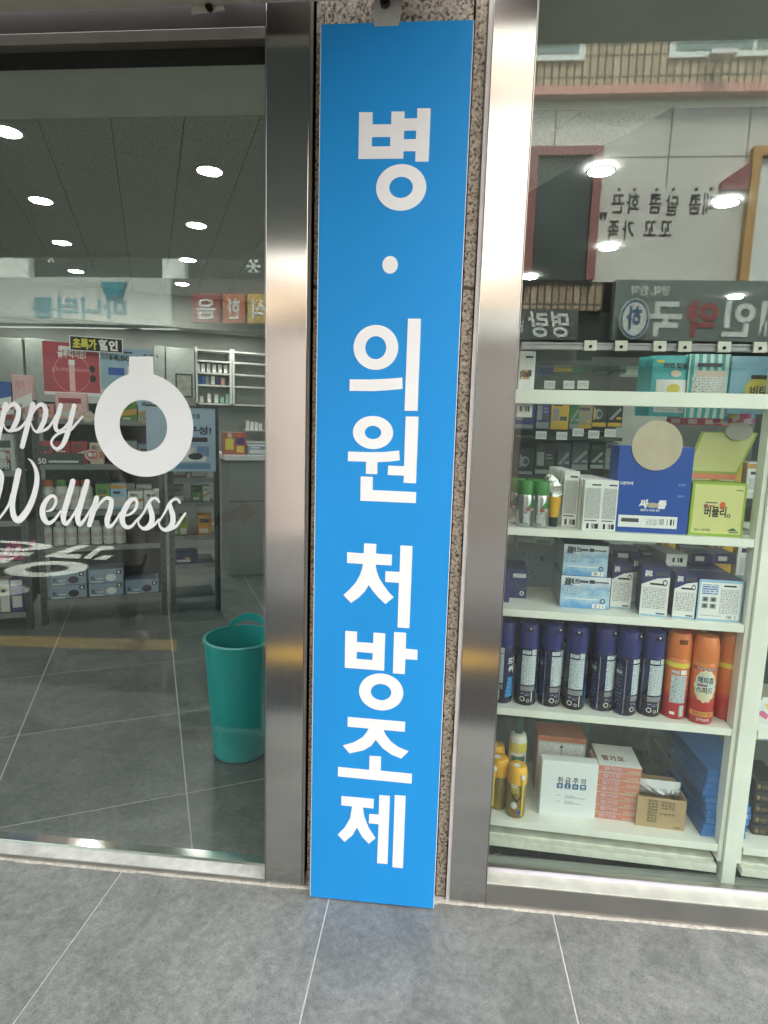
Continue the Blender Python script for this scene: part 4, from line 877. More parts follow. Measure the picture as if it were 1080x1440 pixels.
def long_poster(g, w_, h):
    g.text('구성!', w_*.08, h*.60, h*.10, -E_, 0, .04, w=w_*.36); g.text('및 구성품', -.02*w_, h*.84, h*.06, -E_, 2, .02, w=w_*.3); g.rect(w_*.02, w_*.38, h*.47, h*.54, -E_, 0)
    g.rect(-w_*.5, w_*.36, h*.16, h*.30, -E_, 1); g.rect(w_*.02, w_*.13, h*.29, h*.42, -E_*1.5, 1); g.disc(w_*.16, h*.345, w_*.035, h*.03, -E_*2, 3, 12); g.disc(w_*.2, h*.24, w_*.11, h*.055, -E_*2, 0, 14); g.rect(w_*.22, w_*.4, h*.24, h*.40, -E_, 4)
    g.rect(-w_*.1, w_*.42, h*.04, h*.13, -E_, 4); g.text('세트', -w_*.14, h*.60, h*.10, -E_, 5, .05)
t = poster('poster_stand', 'pale blue poster in a thin black frame right of the ring decal', 2.66, 206, 303, 573, 663, M('poster_pale_blue', (158, 182, 202), .4, var=.06, vs_=5), long_poster, [ink, white_b, gd, skin_m, M('poster_mid_blue', (96, 134, 176), .4), green_b], .01, 'poster')
xx = [v.co.x for v in t.data.vertices]; zz = [v.co.z for v in t.data.vertices]; z_t = t.location.z
g = MB(); hw = max(xx); g.box(hw+.001, hw+.02, -.004, .012, -z_t+.02, max(zz)+.012); g.box(-hw, hw, -.004, .012, max(zz)+.001, max(zz)+.012); g.build('frame', blackm, t)
# small wobblers and tags clipped to the shelf edges
def wobbler(label, u, v, rx, rz, m, txt=None, tm_=ink):
    x, z = INT.at(u, v, 2.70); t = thing('shelf_tag', label, 'price tag', INT.w(x, 2.70, z), INT.a)
    g = MB(); pts = [(rx*math.cos(2*math.pi*k/16)*(1+.08*(k % 2)), rz*math.sin(2*math.pi*k/16)*(1+.08*(k % 2))) for k in range(16)]
    g.slab(pts, -.001, .001, ax='y'); g.build('card', m, t); g = MB(); g.ring(0, 0, rx*.86, rz*.86, rx*.76, rz*.76, -.0015, 0, 20); g.text(txt, 0, -rz*.22, rz*.5, -.0015, 0, .03, align='C'); g.build('print', tm_, t)
    g = MB(); g.box(-.002, .002, .0012, .05, -.004, .004); g.build('clip_arm', railm, t)
wobbler('pale gold award tag with 1st seen inside the ring decal', 205, 588, .038, .036, M('tag_gold', (178, 172, 130), .5), '1st', gd)
wobbler('round white shelf tag beside the tail of the y', 124, 586, .035, .034, M('tag_white', (196, 194, 182), .5), '1+1', gold_b)
wobbler('small red and white shelf tag left of the ring', 130, 640, .045, .038, M('tag_red', (186, 100, 100), .5), '특가', white_b)
x0, x1, zb, zt = at2(INT, 2.715, 52, 118, 637, 648)
g = MB(); g.rect(0, x1-x0, 0, zt-zb, 0, 0); g.text('50', .004, .006, .032, -E_, 1, .02); g.rect(.06, x1-x0-.03, .012, .024, -E_, 2); o = g.build('price_strip', [rack_m, white_b, fine], loc=INT.w(x0, 2.714, zb), rotz=INT.a); tag(o, 'grey price strip starting with 50 under the red packets', 'price tag')

# far left rack: goods cut by the picture edge
LL = [.11, .42, .66, .95, 1.24]
for u0, u1, vt, vb, m, z, nm, s_ in ((17, 44, 527, 559, pink_b, None, 'carton', 'pale pink carton with round pictures on top of the left rack'), (-30, 15, 536, 558, blue_b, None, 'carton', 'blue carton at the left edge on top of the rack'), (-30, 20, 566, 606, orange_b, None, 'carton', 'orange red carton at the left edge behind the letter p'), (22, 36, 562, 606, pinker, None, 'carton', 'narrow rose carton behind the letter p'),
        (-20, 20, 610, 632, fine, None, 'carton', 'white carton with small print at the left edge'), (-30, 15, 633, 662, red_b, None, 'price_card', 'red and black price card at the left edge above the letter W'), (-25, 34, 664, 690, white_b, None, 'carton', 'white carton behind the letter W'), (-40, -2, 815, 852, white_b, None, 'carton', 'white carton at the left edge of the bottom shelf'),
        (0, 13, 815, 851, cream_b, None, 'carton', 'narrow cream carton on the bottom left shelf'), (15, 32, 814, 850, violet_b, None, 'carton', 'violet carton on the bottom left shelf')):
    x0, x1, zb, zt = at2(INT, 2.69, u0, u1, vt, vb)
    lev = min(LL, key=lambda q: abs(q-zb))
    o = carton(nm, s_, 'price tag' if 'price' in nm else 'carton', INT, x0, x1, 2.69, lev+.0005, zt-lev, .10, [m], prints=(lambda g, w_, h: (g.rect(-w_*.5, w_*.5, 0, h*.48, -E_*.5, 1), g.text('000원', -w_*.05, h*.1, h*.26, -E_, 0, .02, w=w_*.5), g.text('특가!', -w_*.1, h*.6, h*.26, -E_, 0, .03))) if 'price' in nm else small_print, pmats=[white_b, ink, fine] if 'price' in nm else [pinker if m is pink_b else gd, fine, white_b])
for k, (u, du) in enumerate(((-6, 12), (8, 13), (22, 13))):
    x0, x1, zb, zt = at2(INT, 2.70, u, u+du, 740, 772)
    g = MB(); sh = .05; w_ = x1-x0; h = .10
    g.hexa([(0, 0, 0), (w_, 0, 0), (w_+sh, .06, h), (sh, .06, h), (0, .02, 0), (w_, .02, 0), (w_+sh, .08, h), (sh, .08, h)]); o = g.build('packet', magenta_b, loc=INT.w(x0, 2.70, LL[1]+.001), rotz=INT.a); tag(o, 'magenta packet with white figure eight, %s of three leaning on the left shelf' % ordn[k], 'packet', 'magenta packets')
    g = MB(); f_ = lambda x, z: (x+sh*z/h, .06*z/h-.001, z)
    for cz in (.045, .062): g.face([f_(w_/2+.014*math.cos(2*math.pi*q/14), cz+.011*math.sin(2*math.pi*q/14)) for q in range(14)])
    g.build('front_print', M('pale_pink_print', (226, 190, 206), .5), o)

# right hand narrow rack: bags, boxes
for nm, u0, u1, vt, vb, m, lv, b, s_ in (('paper_bag', 241, 264, 672, 697, brown_b, 4, 2.80, 'brown paper bag under the pale blue poster, left of two'), ('paper_bag', 269, 291, 672, 697, brown_b, 4, 2.80, 'brown paper bag under the pale blue poster, right of two'), ('carton', 240, 259, 700, 722, greyc, 3, 2.79, 'grey carton beside the last letter s'), ('carton', 270, 285, 702, 722, green_b, 3, 2.79, 'moss green carton right of the last letter s'), ('carton', 286, 296, 700, 721, white_b, 3, 2.79, 'slim white carton right of the moss green one'),
        ('carton', 243, 252, 733, 753, lime_b, 2, 2.78, 'lime carton under the lettering, left of two'), ('carton', 253, 263, 733, 753, lime_b, 2, 2.78, 'lime carton under the lettering, right of two'), ('carton', 279, 298, 746, 773, gold_b, 2, 2.77, 'gold brown carton below the lettering'), ('carton', 245, 278, 786, 803, navy, 1, 2.77, 'navy carton with a pale round print low on the narrow rack')):
    x0, x1, zb, zt = at2(INT, b, u0, u1, vt, vb); lz = [.10, .33, .52, .74, .90][lv]
    carton(nm, s_, 'bag' if 'bag' in nm else 'carton', INT, x0, x1, b, lz+.0005, zt-zb, .1, [m], prints=small_print, pmats=sp)

# counter, rear wall units
ct = thing('counter', 'pale grey sales counter with a white top beside the right edge of the glass', 'counter', INT.w(.55, 3.6, 0), INT.a)
g = MB(); g.box(-.62, 1.5, .03, .6, .003, .955); g.build('counter_body', M('counter_grey', (140, 145, 141), .5, var=.03), ct)
g = MB(); g.box(-.655, 1.5, 0, .64, .957, 1.0); g.build('counter_top', M('counter_white', (224, 225, 222), .35), ct, bevel=.003)
g = MB(); g.rect(-.62, 1.5, .62, .626, .0292); g.build('panel_joint', dark_m, ct)
lz = 1.0005
for nm, u0, u1, vt, vb, m, s_, fn, pm2 in (('display_carton', 314, 346, 603, 634, M('box_terracotta', (172, 92, 78), .5), 'terracotta display carton with yellow bags on the counter', (lambda g, w_, h: (g.rect(-w_*.42, -w_*.05, h*.22, h*.72, -E_, 0), g.rect(w_*.08, w_*.40, h*.10, h*.40, -E_, 0), g.rect(w_*.05, w_*.42, h*.46, h*.78, -E_, 1), g.disc(-w_*.22, h*.86, w_*.11, h*.13, -E_, 2, 12), g.disc(w_*.22, h*.86, w_*.13, h*.12, -E_, 3, 12))), [M('print_yellow', (222, 206, 84), .5), violet_b, skin_m, orange_b]), ('carton', 347.5, 378, 617, 632, M('box_steel_blue', (110, 142, 168), .5), 'steel blue carton lying on the counter', small_print, [white_b, fine, white_b])):
    x0, x1, zb, zt = at2(INT, 3.68, u0, u1, vt, vb); carton(nm, s_, 'carton', INT, x0, x1, 3.68, lz, zt-zb, .12, [m], prints=fn, pmats=pm2)
wu = thing('wall_shelf', 'white open wall shelves with medicine boxes on the rear wall', 'shelf', INT.w(.25, 6.10, 0), INT.a)
def wz(u, v, b=6.10): return INT.at(u, v, b)
xa, za = wz(276, 490); xb, zb = wz(325, 566); xc = wz(372, 566)[0]; O2 = -.25
wsm = M('shelf_white', (220, 222, 216), .5)
for x in (xa, xb, xb+.03, xc+.35):
    g = MB(); g.box(x+O2-.012, x+O2+.012, 0, .22, zb-.02, za+.02); g.build('side_panel', wsm, wu)
for v in (490, 505, 522, 539, 565):
    z = INT.at(300, v+2, 6.10)[1]; g = MB(); g.box(xa+O2+.013, xb+O2-.013, .001, .22, z-.018, z); g.box(xb+.03+O2+.013, xc+.35+O2-.013, .001, .22, z-.018, z); g.build('shelf', wsm, wu)
g = MB(); g.box(xa+O2, xc+.35+O2, .222, .235, zb-.02, za+.02); g.build('back_panel', M('shelf_back', (168, 172, 166), .6), wu)
random.seed(11)
for v, us, cs in ((521, (279, 286, 294, 302, 310, 318), (white_b, white_b, fine, white_b, white_b, white_b)), (538, (280, 286, 292, 300, 306, 314), (blue_b, blue_b, greyc, white_b, navy, pinker)), (564, (284, 295, 305, 313, 320), (cream_b, white_b, white_b, M('mint_card', (150, 190, 170), .5), M('mint_card', (150, 190, 170), .5))), (600, (349, 355, 361, 367), (white_b,)*4)):
    for k, (u, m) in enumerate(zip(us, cs)):
        x, _ = wz(u, v, 6.11); z = INT.at(300, v+2 if v < 600 else v+3, 6.10)[1]
        carton('medicine_box', '%s medicine box on the %s rear wall shelf, %s from the left' % (m.name.split('_')[0].replace('fine', 'printed'), {521: 'third', 538: 'second', 564: 'lowest', 600: 'small right'}[v], ordn[k]), 'box', INT, x-.02, x+.02, 6.15, z+.0005, random.uniform(.07, .11), .06, [m], group='medicine boxes on the rear wall')
sm = thing('wall_shelf', 'short white wall shelf above the counter at the right edge of the glass', 'shelf', INT.w(.5, 6.13, 0), INT.a)
for v in (603, 620):
    z = INT.at(300, v, 6.10)[1]; g = MB(); xl = wz(345, v)[0]; g.box(xl-.5, xl+.6-.5, -.03, .215, z-.018, z); g.build('shelf', wsm, sm)
tc_ = thing('tall_cabinet', 'tall pale cabinet door on the rear wall beside the open shelves', 'cabinet', INT.w(-.33, 6.05, 0), INT.a)
xa, za = wz(233, 488, 6.05); xb, zb = wz(274, 546, 6.05)
g = MB(); g.box(xa+.33, xb+.33, 0, .29, .003, za); g.build('door', M('cabinet_pale', (146, 152, 146), .5), tc_, bevel=.003); g = MB(); g.box(xa+.335, xb+.325, -.004, -.0005, zb-.01, zb-.004); g.build('door_joint', dark_m, tc_)
for k, (u0, u1, v0) in enumerate(((-60, 30, 470), (34, 75, 475), (216, 231, 486))):
    xa, za = wz(u0, v0, 6.0); xb = wz(u1, v0, 6.0)[0]
    g = MB(); g.box(-(xb-xa)/2, (xb-xa)/2, 0, .34, .003, za); o = g.build('wall_panel', MATS['cabinet_pale'], bevel=.004, loc=INT.w((xa+xb)/2, 6.0, 0), rotz=INT.a); tag(o, ['wide pale cabinet on the rear wall at the left edge', 'narrow pale cabinet on the rear wall left of the rose poster', 'slim pale cabinet on the rear wall right of the blue poster'][k], 'cabinet')
fp = INT.at(259, 543, 4.6)
pf = thing('picture_frame', 'small dark framed picture standing above the narrow rack', 'picture', INT.w(fp[0], 4.6, fp[1]-.1), INT.a)
g = MB(); 
for a in ((-.075, .075, .20, .212), (-.075, .075, 0, .012), (-.075, -.063, .012, .2), (.063, .075, .012, .2)): g.box(a[0], a[1], 0, .015, a[2], a[3])
g.build('frame', blackm, pf); g = MB(); g.box(-.062, .062, .004, .014, .013, .199); g.build('picture', M('picture_pale', (150, 152, 140), .4, var=.3, vs_=20), pf)
g = MB(); g.box(-.10, .10, -.02, .1, -.6, -.001); o = g.build('pedestal', M('pedestal_grey', (120, 122, 118), .6), pf)

# teal bin by the pillar
bn = thing('waste_bin', 'round teal plastic waste bin with a handle hole on the floor by the steel pillar', 'bin', (-.722, .655, .0))
tealp = M('teal_plastic', (34, 160, 158), .38, var=.05, vs_=8)
g = MB(); n = 40; prof = [(.0, .004), (.095, .004), (.103, .012), (.132, .455)]
g.lathe(prof, n); g.lathe([(.127, .455), (.099, .02), (0, .02)], n); kid(bn, g.build('bin_body', tealp, bn, smooth=True))
g = MB(); i0 = 0
for k in range(n):
    a = 2*math.pi*k/n
    for r_, dz in ((.131, -.004), (.138, 0), (.138, .010), (.126, .012), (.126, -.004)): g.v.append((r_*math.cos(a), r_*math.sin(a), .456+dz))
for k in range(n):
    j = (k+1) % n
    for q in range(5): q2 = (q+1) % 5; g.f.append((k*5+q, j*5+q, j*5+q2, k*5+q2)); g.m.append(0)
g.build('rim', tealp, bn, smooth=True)
g = MB(); arc = []
for k in range(17):
    t_ = math.pi*k/16; ang = R(90)+(k-8)/8*.72; h = (.455+.062*math.sin(t_)**.6); hi = .455+max(0, .034*math.sin(t_)**.8-.002)
    arc.append((ang, h, hi))
for (a1, h1, i1), (a2, h2, i2) in zip(arc, arc[1:]):
    q = []
    for r_ in (.126, .136):
        q.append([(r_*math.cos(a1), r_*math.sin(a1), i1), (r_*math.cos(a2), r_*math.sin(a2), i2), (r_*math.cos(a2), r_*math.sin(a2), h2), (r_*math.cos(a1), r_*math.sin(a1), h1)])
    g.hexa([q[0][1], q[0][0], q[0][3], q[0][2], q[1][1], q[1][0], q[1][3], q[1][2]])
g.build('handle', tealp, bn)

# ================================================================ white display shelving behind the right pane
Z1, Z2, Z3, Z4, Z5 = .160, .500, .787, 1.013, 1.377
def cabinet(label, x0, x1, o):
    t = thing('display_shelf', label, 'shelf', CAB.w(o, 0, 0), CAB.a, 'white display shelving')
    for z in (Z1, Z2, Z3, Z4):
        g = MB(); g.box(x0-o, x1-o, 0, .335, z-.006, z, 0); g.box(x0-o, x1-o, -.004, 0, z-.020, z+.0006); g.build('shelf', white_metal, t, bevel=.0008)
    g = MB(); g.box(x0-o, x1-o+(.06 if x0 < .5 else 0), -.004, .018, Z5-.036, Z5); g.build('cross_bar', white_metal, t, bevel=.001)
    g = MB(); g.box(x0-o, x1-o, -.01, .012, .080, .102); g.box(x0-o, x1-o, .012, .06, .084, .107); g.build('base_rail', M('chipped_white_metal', (222, 222, 206), .5, var=.14, vs_=30), t, bevel=.001)
    g = MB(); g.box(x0-o, x1-o, .066, .075, .003, Z1-.022); g.build('gap_shade_panel', M('gap_shade_dark', (30, 31, 30), .7), t)  # added dark sheet: paints the shade in the gaps around the base rail
    g = MB(); g.box(x0-o, x1-o, .337, .345, .02, Z3-.01); g.build('back_panel', M('shelf_back_grey', (72, 77, 72), .6), t)
    return t
cab1 = cabinet('white metal display shelving filled with sprays and boxes behind the right pane', -.30, .619, 0)
cab2 = cabinet('second white display shelving cut off by the right edge of the picture', .684, 1.5, .7)
for x0, x1, y0, y1, z0, z1, p in ((.634, .668, -.012, .03, .052, 2.1, cab1), (.6215, .6325, -.002, .04, .11, 2.1, cab1)):
    g = MB(); g.box(x0, x1, y0, y1, z0, z1); g.build('post', white_metal, p, bevel=.001)
g = MB(); g.box(-.03, -.018, -.002, .04, .11, 2.1); g.build('post', white_metal, cab2, bevel=.001)

# sliding-glass rail with little clips
xr0, zr = CAB.at(733, 486, -.02); xr1 = 1.4
rl = thing('glass_rail', 'thin aluminium rail with six small clips across the shelving', 'rail', CAB.w(xr0, -.02, zr), CAB.a)
g = MB(); g.box(0, xr1-xr0, 0, .012, -.009, .009); g.box(0, xr1-xr0, -.003, -.0002, -.0085, -.004); g.box(0, xr1-xr0, -.003, -.0002, .004, .0085); g.build('rail', M('satin_alu', (150, 148, 152), .35, .8), rl)
for u in (829, 872, 926, 961, 1016, 1066):
    x, z = CAB.at(u, 488, -.02); x -= xr0
    g = MB(); g.box(x-.015, x+.015, -.012, -.0035, -.012, .013); c_ = g.build('clip', M('clip_cream', (196, 194, 182), .4, .3), rl, bevel=.001)
    g = MB(); g.tube((x, -.0135, -.002), (x, -.012, -.002), .0042, 10); g.build('screw', M('dark_bolt', (40, 38, 36)), c_)
g = MB(); g.box(0, xr1-xr0, .10, .335, -.045, -.037); g.build('glass_shelf', glass_mat('clear_glass', 1.45, (.9, .95, .93, 1)), rl)

# ---- spray cans
def curve_fn(r, a0): return lambda x, z: ((r)*math.sin(a0+x/r), -(r)*math.cos(a0+x/r), z)
can_navy = M('navy_can', (36, 36, 78), .28, .15, .04, coat=.4); cap_navy = M('navy_cap', (48, 49, 108), .38, var=.03)
ph_white = print_mat('can_label_print', (206, 216, 218), (110, 122, 132)); silver = M('silver_can', (196, 198, 196), .25, .9, .04)
can_black = M('dark_can_print', (32, 30, 40), .35, .1)
def can_body(r, h, m, t):
    g = MB(); g.lathe([(0, .002), (r*.86, .002), (r*.9, 0), (r*.97, .002), (r, .007), (r, h-.012), (r*.94, h-.003), (r*.9, h)], 28); return kid(t, g.build('can_body', m, t, smooth=True))
def navy_can(loc, rot, label):
    r, h = .0305, .172
    t = thing('spray_can', label, 'spray can', loc, rot, 'navy spray cans'); can_body(r, h, can_navy, t)
    g = MB(); g.lathe([(r*.98, h-.004), (r*.99, h+.02), (r*.94, h+.05), (r*.86, h+.064), (r*.6, h+.070), (0, h+.071)], 28); g.patch(r*1.004, -.5, .5, h+.026, h+.046, 0, 6)
    c_ = kid(t, g.build('cap', cap_navy, t, smooth=True))
    g = MB(); n = 14; g.v = []; 
    ctr = []
    for k in range(n):
        a = 2*math.pi*k/n; xx_, zz_ = .012*math.cos(a), h+.048+.011*math.sin(a); an = xx_/r
        rr = r*.965; g.v.append((rr*math.sin(an), -rr*math.cos(an)-.0012, zz_))
    g.f.append(tuple(range(n))); g.m.append(0); g.tube((0, -r*.96, h+.055), (0, -r*.96-.003, h+.055), .0026, 8, 1)
    kid(c_, g.build('nozzle_hole', [can_black, white_b], c_))
    g = MB(); ra = r+.0004
    g.patch(r+.0002, -.95, .95, .004, .060, 7, 10); g.patch(ra, -.62, .75, .062, .148, 1, 8); g.patch(ra, -.62, .18, .152, .163, 1, 5); g.patch(ra, .26, .75, .150, .166, 1, 4)
    g.patch(ra, -.62, .75, .044, .058, 2, 8); g.patch(ra, -.6, .3, .030, .040, 3, 6); g.patch(ra, .38, .62, .012, .042, 4, 3)
    for a_, z_ in ((-.40, .020), (.12, .016)):
        for q in range(10):
            b0, b1 = 2*math.pi*q/10, 2*math.pi*(q+.8)/10; f = lambda rr, b: (ra*1.001*math.sin(a_+rr*math.cos(b)/ra), -ra*1.001*math.cos(a_+rr*math.cos(b)/ra), z_+rr*math.sin(b))
            R0 = .0075 if a_ < 0 else .0045
            g.face([f(R0, b0), f(R0, b1), f(R0*.66, b1), f(R0*.66, b0)], 0)
    g.patch(ra, -1.22, -1.14, .006, .160, 5, 2)
    for k in range(11): g.patch(ra, -2.2+.03*k, -1.45, .028+.0105*k, .0315+.0105*k, 3, 4)
    g.patch(ra, -2.1, -1.5, .118, .128, 1, 4)
    for k in range(5): g.patch(ra, 1.0+.05*k, 1.9, .02+.012*k, .031+.012*k, 6, 5)
    g.text('모기', .0, .118, .016, 0, 0, .03, fn=curve_fn(ra, 1.15), w=.026); g.text('싹', .0, .092, .018, 0, 0, .03, fn=curve_fn(ra, 1.2))
    kid(t, g.build('can_print', [white_b, ph_white, greyc, print_mat('can_small_print', (40, 40, 84), (150, 152, 170), .005, .002, .5), barcode, silver, M('can_water_blue', (64, 134, 190), .4), M('can_brown_base', (48, 40, 46), .35)], t, smooth=True))
    return t
p0 = None
for k, (u, v, d, rr) in enumerate(((707, 985, .052, -.75), (740, 992, .052, .05), (774, 995, .057, .50), (808, 1000, .050, -.10), (847, 1002, .058, .66), (880, 1008, .044, .85), (914, 1009, .052, .18))):
    x, _ = CAB.at(u, v-45, d); z = Z2+.0005
    lb = 'navy spray can with white label on the second shelf, %s from the steel pillar' % ordn[k]; lo = CAB.w(x, d, z)
    if p0 is None: p0 = navy_can(lo, CAB.a+rr, lb)
    else: dup(p0, lo, CAB.a+rr, lb)
for k, (u, d) in enumerate(((735, .13), (772, .13), (806, .13), (845, .13), (880, .125), (915, .125))):
    x, _ = CAB.at(u, 950, d-.0); dup(p0, CAB.w(x+.02, d, Z2+.0005), CAB.a+random.uniform(-2, 2), 'navy spray can in the back row of the second shelf, %s behind the front cans' % ordn[k])
orange_can = grade_mat('orange_to_red_can', [(0, (178, 50, 50)), (.34, (188, 58, 52)), (.46, (210, 104, 60)), (1, (222, 132, 74))], 'Z', 0, .172, .3, .12, 12, .4)
cap_or = M('orange_cap', (218, 124, 66), .38, var=.03); yl_b = M('yellow_band', (232, 216, 84), .4)
def orange_spray(loc, rot, label, front):
    r, h = .0325, .175
    t = thing('spray_can', label, 'spray can', loc, rot, 'orange spray cans'); can_body(r, h, orange_can, t)
    g = MB(); g.lathe([(r*1.0, h-.003), (r*1.0, h+.034), (r*.93, h+.048), (r*.84, h+.062), (r*.78, h+.066), (0, h+.067)], 28); c_ = kid(t, g.build('cap', cap_or, t, smooth=True))
    g = MB()
    for k in range(9): a = -1.0+.22*k; g.patch(r*1.006, a, a+.09, h+.002, h+.032, 0, 2)
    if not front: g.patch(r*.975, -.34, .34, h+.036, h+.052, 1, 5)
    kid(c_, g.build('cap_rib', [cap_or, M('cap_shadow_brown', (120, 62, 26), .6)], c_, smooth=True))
    ra = r+.0004; g = MB()
    if front:
        g.patch(ra, -1.2, 1.2, .152, .160, 1, 10); g.text('한방에 빠르게', -.026, .1535, .005, 0, 0, .01, fn=curve_fn(ra+.0002, 0), w=.05)
        n = 26; f = lambda x, z, e=0: ((ra+e)*math.sin(x/ra), -(ra+e)*math.cos(x/ra), z)
        g.blob(lambda x, z: f(x, z, .0002), [((.027+.003*(k % 2))*math.cos(2*math.pi*k/n), .108+(.043+.004*(k % 2))*math.sin(2*math.pi*k/n)) for k in range(n)], 2)
        g.blob(lambda x, z: f(x, z, .0004), [(-.024, .080), (.0, .080), (.022, .080), (.024, .105), (.026, .128), (.012, .132), (.004, .150), (-.010, .146), (-.022, .138), (-.023, .11)], 3)
        g.text('해피홈', -.021, .118, .0135, 0, 4, .02, fn=curve_fn(ra+.0008, 0), w=.040); g.text('스피드', -.023, .090, .0135, 0, 4, .02, fn=curve_fn(ra+.0008, 0), w=.042); g.patch(ra+.0008, -.62, .1, .108, .113, 1, 5)
        g.patch(ra, -1.1, 1.1, .022, .036, 5, 10); g.text('파리 모기 제거', -.026, .026, .006, 0, 4, .01, fn=curve_fn(ra+.0002, 0), w=.05); g.text('강력살충', -.016, .010, .007, 0, 0, .01, fn=curve_fn(ra+.0002, 0), w=.034)
    else:
        g.patch(ra, -3.14, 3.14, .148, .161, 6, 28); g.patch(ra, -.7, .55, .048, .126, 7, 8); g.patch(ra, -.7, -.1, .130, .139, 7, 4); g.patch(ra, .0, .5, .129, .142, 0, 4); g.patch(ra, .1, .52, .010, .042, 8, 4); g.patch(ra, -.6, -.2, .014, .022, 0, 3); g.patch(ra, .95, 1.03, .004, .16, 9, 2); g.patch(ra, 1.2, 2.2, .05, .13, 7, 6)
    kid(t, g.build('can_print', [white_b, redl, M('splash_cream', (224, 214, 180), .4), M('splash_pale_blue', (196, 212, 210), .4), M('brown_ink', (60, 44, 36), .5), M('peach_band', (226, 150, 84), .4), yl_b, ph_white, barcode, silver], t, smooth=True))
    return t
ob = None
for u, v, d, rr, fr_, s_ in ((950, 1010, .052, 0, 0, 'front row beside the navy cans, white label turned outwards'), (987, 1020, .036, -.12, 1, 'front of the orange group showing its splash emblem'), (1020, 1018, .075, .65, 0, 'at the right end beside the white post')):
    x, _ = CAB.at(u, v-50, d); orange_spray(CAB.w(x, d, Z2+.0005), CAB.a+rr, 'orange and red spray can, '+s_, fr_)
for k, (u, d) in enumerate(((965, .14), (1000, .15), (1030, .16))):
    x, _ = CAB.at(u, 940, d); orange_spray(CAB.w(x+.012*k, d, Z2+.0005), CAB.a+1+k, 'orange and red spray can in the back row, %s of three' % ordn[k], 0)

# ---- third shelf: repellent cartons
def lb_print(g, w_, h):
    g.rect(-w_*.49, w_*.49, h*.02, h*.98, -E_*.4, 0); g.text('홈', -w_*.43, h*.76, h*.15, -E_, 1, .05); g.text('매트', -w_*.34, h*.77, h*.13, -E_, 1, .04); g.rect(-w_*.13, w_*.05, h*.80, h*.88, -E_, 4); g.rect(w_*.07, w_*.18, h*.79, h*.90, -E_, 1)
    for k in range(9): g.disc(w_*(.20+.03*k), h*.83+h*.012*(k % 2), w_*.014, h*.03, -E_*1.2, 1, 8)
    g.rect(-w_*.44, -w_*.28, h*.70, h*.73, -E_, 4); g.rect(-w_*.4, w_*.3, h*.28, h*.31, -E_, 5); g.rect(-w_*.45, -w_*.05, h*.46, h*.68, -E_, 2); g.ring(w_*.36, h*.26, w_*.055, h*.075, w_*.035, h*.045, -E_, 1, 14)
    g.rect(w_*.16, w_*.42, h*.03, h*.16, -E_, 5); g.rect(w_*.20, w_*.38, h*.05, h*.14, -E_*1.6, 3)
lbm = [lblue, ink, print_mat('blue_small_print', (176, 200, 218), (112, 140, 166), .005, .0014, .5), barcode, gd, white_b]
def px4(d, u0, u1, vt, vb): return at2(CAB, d, u0, u1, vt, vb)
x0, x1, zb, zt = px4(.05, 788, 858, 811, 857); hh = zt-zb
bx = [navy2, lblue, navy, greyc]
carton('repellent_carton', 'pale blue carton with dark Korean heading, lower of the stacked pair', 'carton', CAB, x0, x1, .05, Z3+.0005, hh, .16, bx, 1, 2, 3, 'pale blue repellent cartons', 0, lb_print, lbm)
x0, x1, _, _ = px4(.05, 793, 856, 756, 800)
carton('repellent_carton', 'pale blue carton with dark Korean heading, upper of the stacked pair', 'carton', CAB, x0, x1, .052, Z3+.001+hh, hh*.96, .16, bx, 1, 2, 3, 'pale blue repellent cartons', R(-1.5), lb_print, lbm)
def w_print(g, w_, h):
    g.face([(-w_/2, -E_*.4, .001), (w_/2, -E_*.4, .001), (w_/2, -E_*.4, h*.84), (w_*.05, -E_*.4, h*.80), (-w_/2, -E_*.4, h*.66)], 0)
    g.text('홈매트', -w_*.40, h*.84, h*.10, -E_, 0, .04, w=w_*.26); g.rect(-w_*.02, w_*.42, h*.86, h*.94, -E_, 1); g.rect(-w_*.42, w_*.42, h*.16, h*.60, -E_, 2); g.rect(-w_*.2, w_*.3, h*.66, h*.70, -E_, 3); g.ring(w_*.34, h*.72, w_*.09, h*.065, w_*.055, h*.04, -E_*1.5, 3, 12); g.rect(w_*.1, w_*.42, h*.05, h*.08, -E_, 1)
    g.rect(-w_*.48, w_*.48, h*.0, h*.035, -E_*.7, 4)
wpm = [white_b, gd, fine, ink, sky_b]
def navy_carton(u0, u1, vt, vb, d, label, rot=0.0, dep=.11, fn=w_print, pms=wpm, dx=0):
    x0, x1, zb, zt = px4(d, u0, u1, vt, vb)
    return carton('repellent_carton', label, 'carton', CAB, x0+dx, x1+dx, d, Z3+.0005, zt-zb, dep, [navy2, navy, navy, navy2], 1, 2, 3, 'navy topped repellent cartons', rot, fn, pms), (x0, x1, zt-zb)
c3 = navy_carton(860, 889, 794, 851, .075, 'white and navy carton tucked beside the pale blue pair')
c4 = navy_carton(902, 940, 800, 862, .022, 'white and navy carton turned a little, in front on the third shelf', R(-9))
c5 = navy_carton(948, 979, 808, 866, .022, 'white and navy carton left of the wide instruction carton', R(-5))
def wide_print(g, w_, h):
    g.rect(-w_*.46, w_*.46, h*.05, h*.93, -E_*.4, 0); g.rect(-w_*.42, -w_*.06, h*.62, h*.88, -E_, 1); g.rect(w_*.0, w_*.42, h*.18, h*.78, -E_, 2); g.rect(w_*.06, w_*.34, h*.84, h*.88, -E_, 3)
    for a in (-.40, -.22):
        for b in (.30, .46): g.rect(w_*a, w_*(a+.14), h*b, h*(b+.12), -E_, 4); g.disc(w_*(a+.07), h*(b+.06), w_*.04, h*.04, -E_*1.5, 5, 8)
    g.rect(w_*.16, w_*.40, h*.07, h*.15, -E_, 6); g.rect(-w_*.4, w_*.05, h*.10, h*.14, -E_, 2)
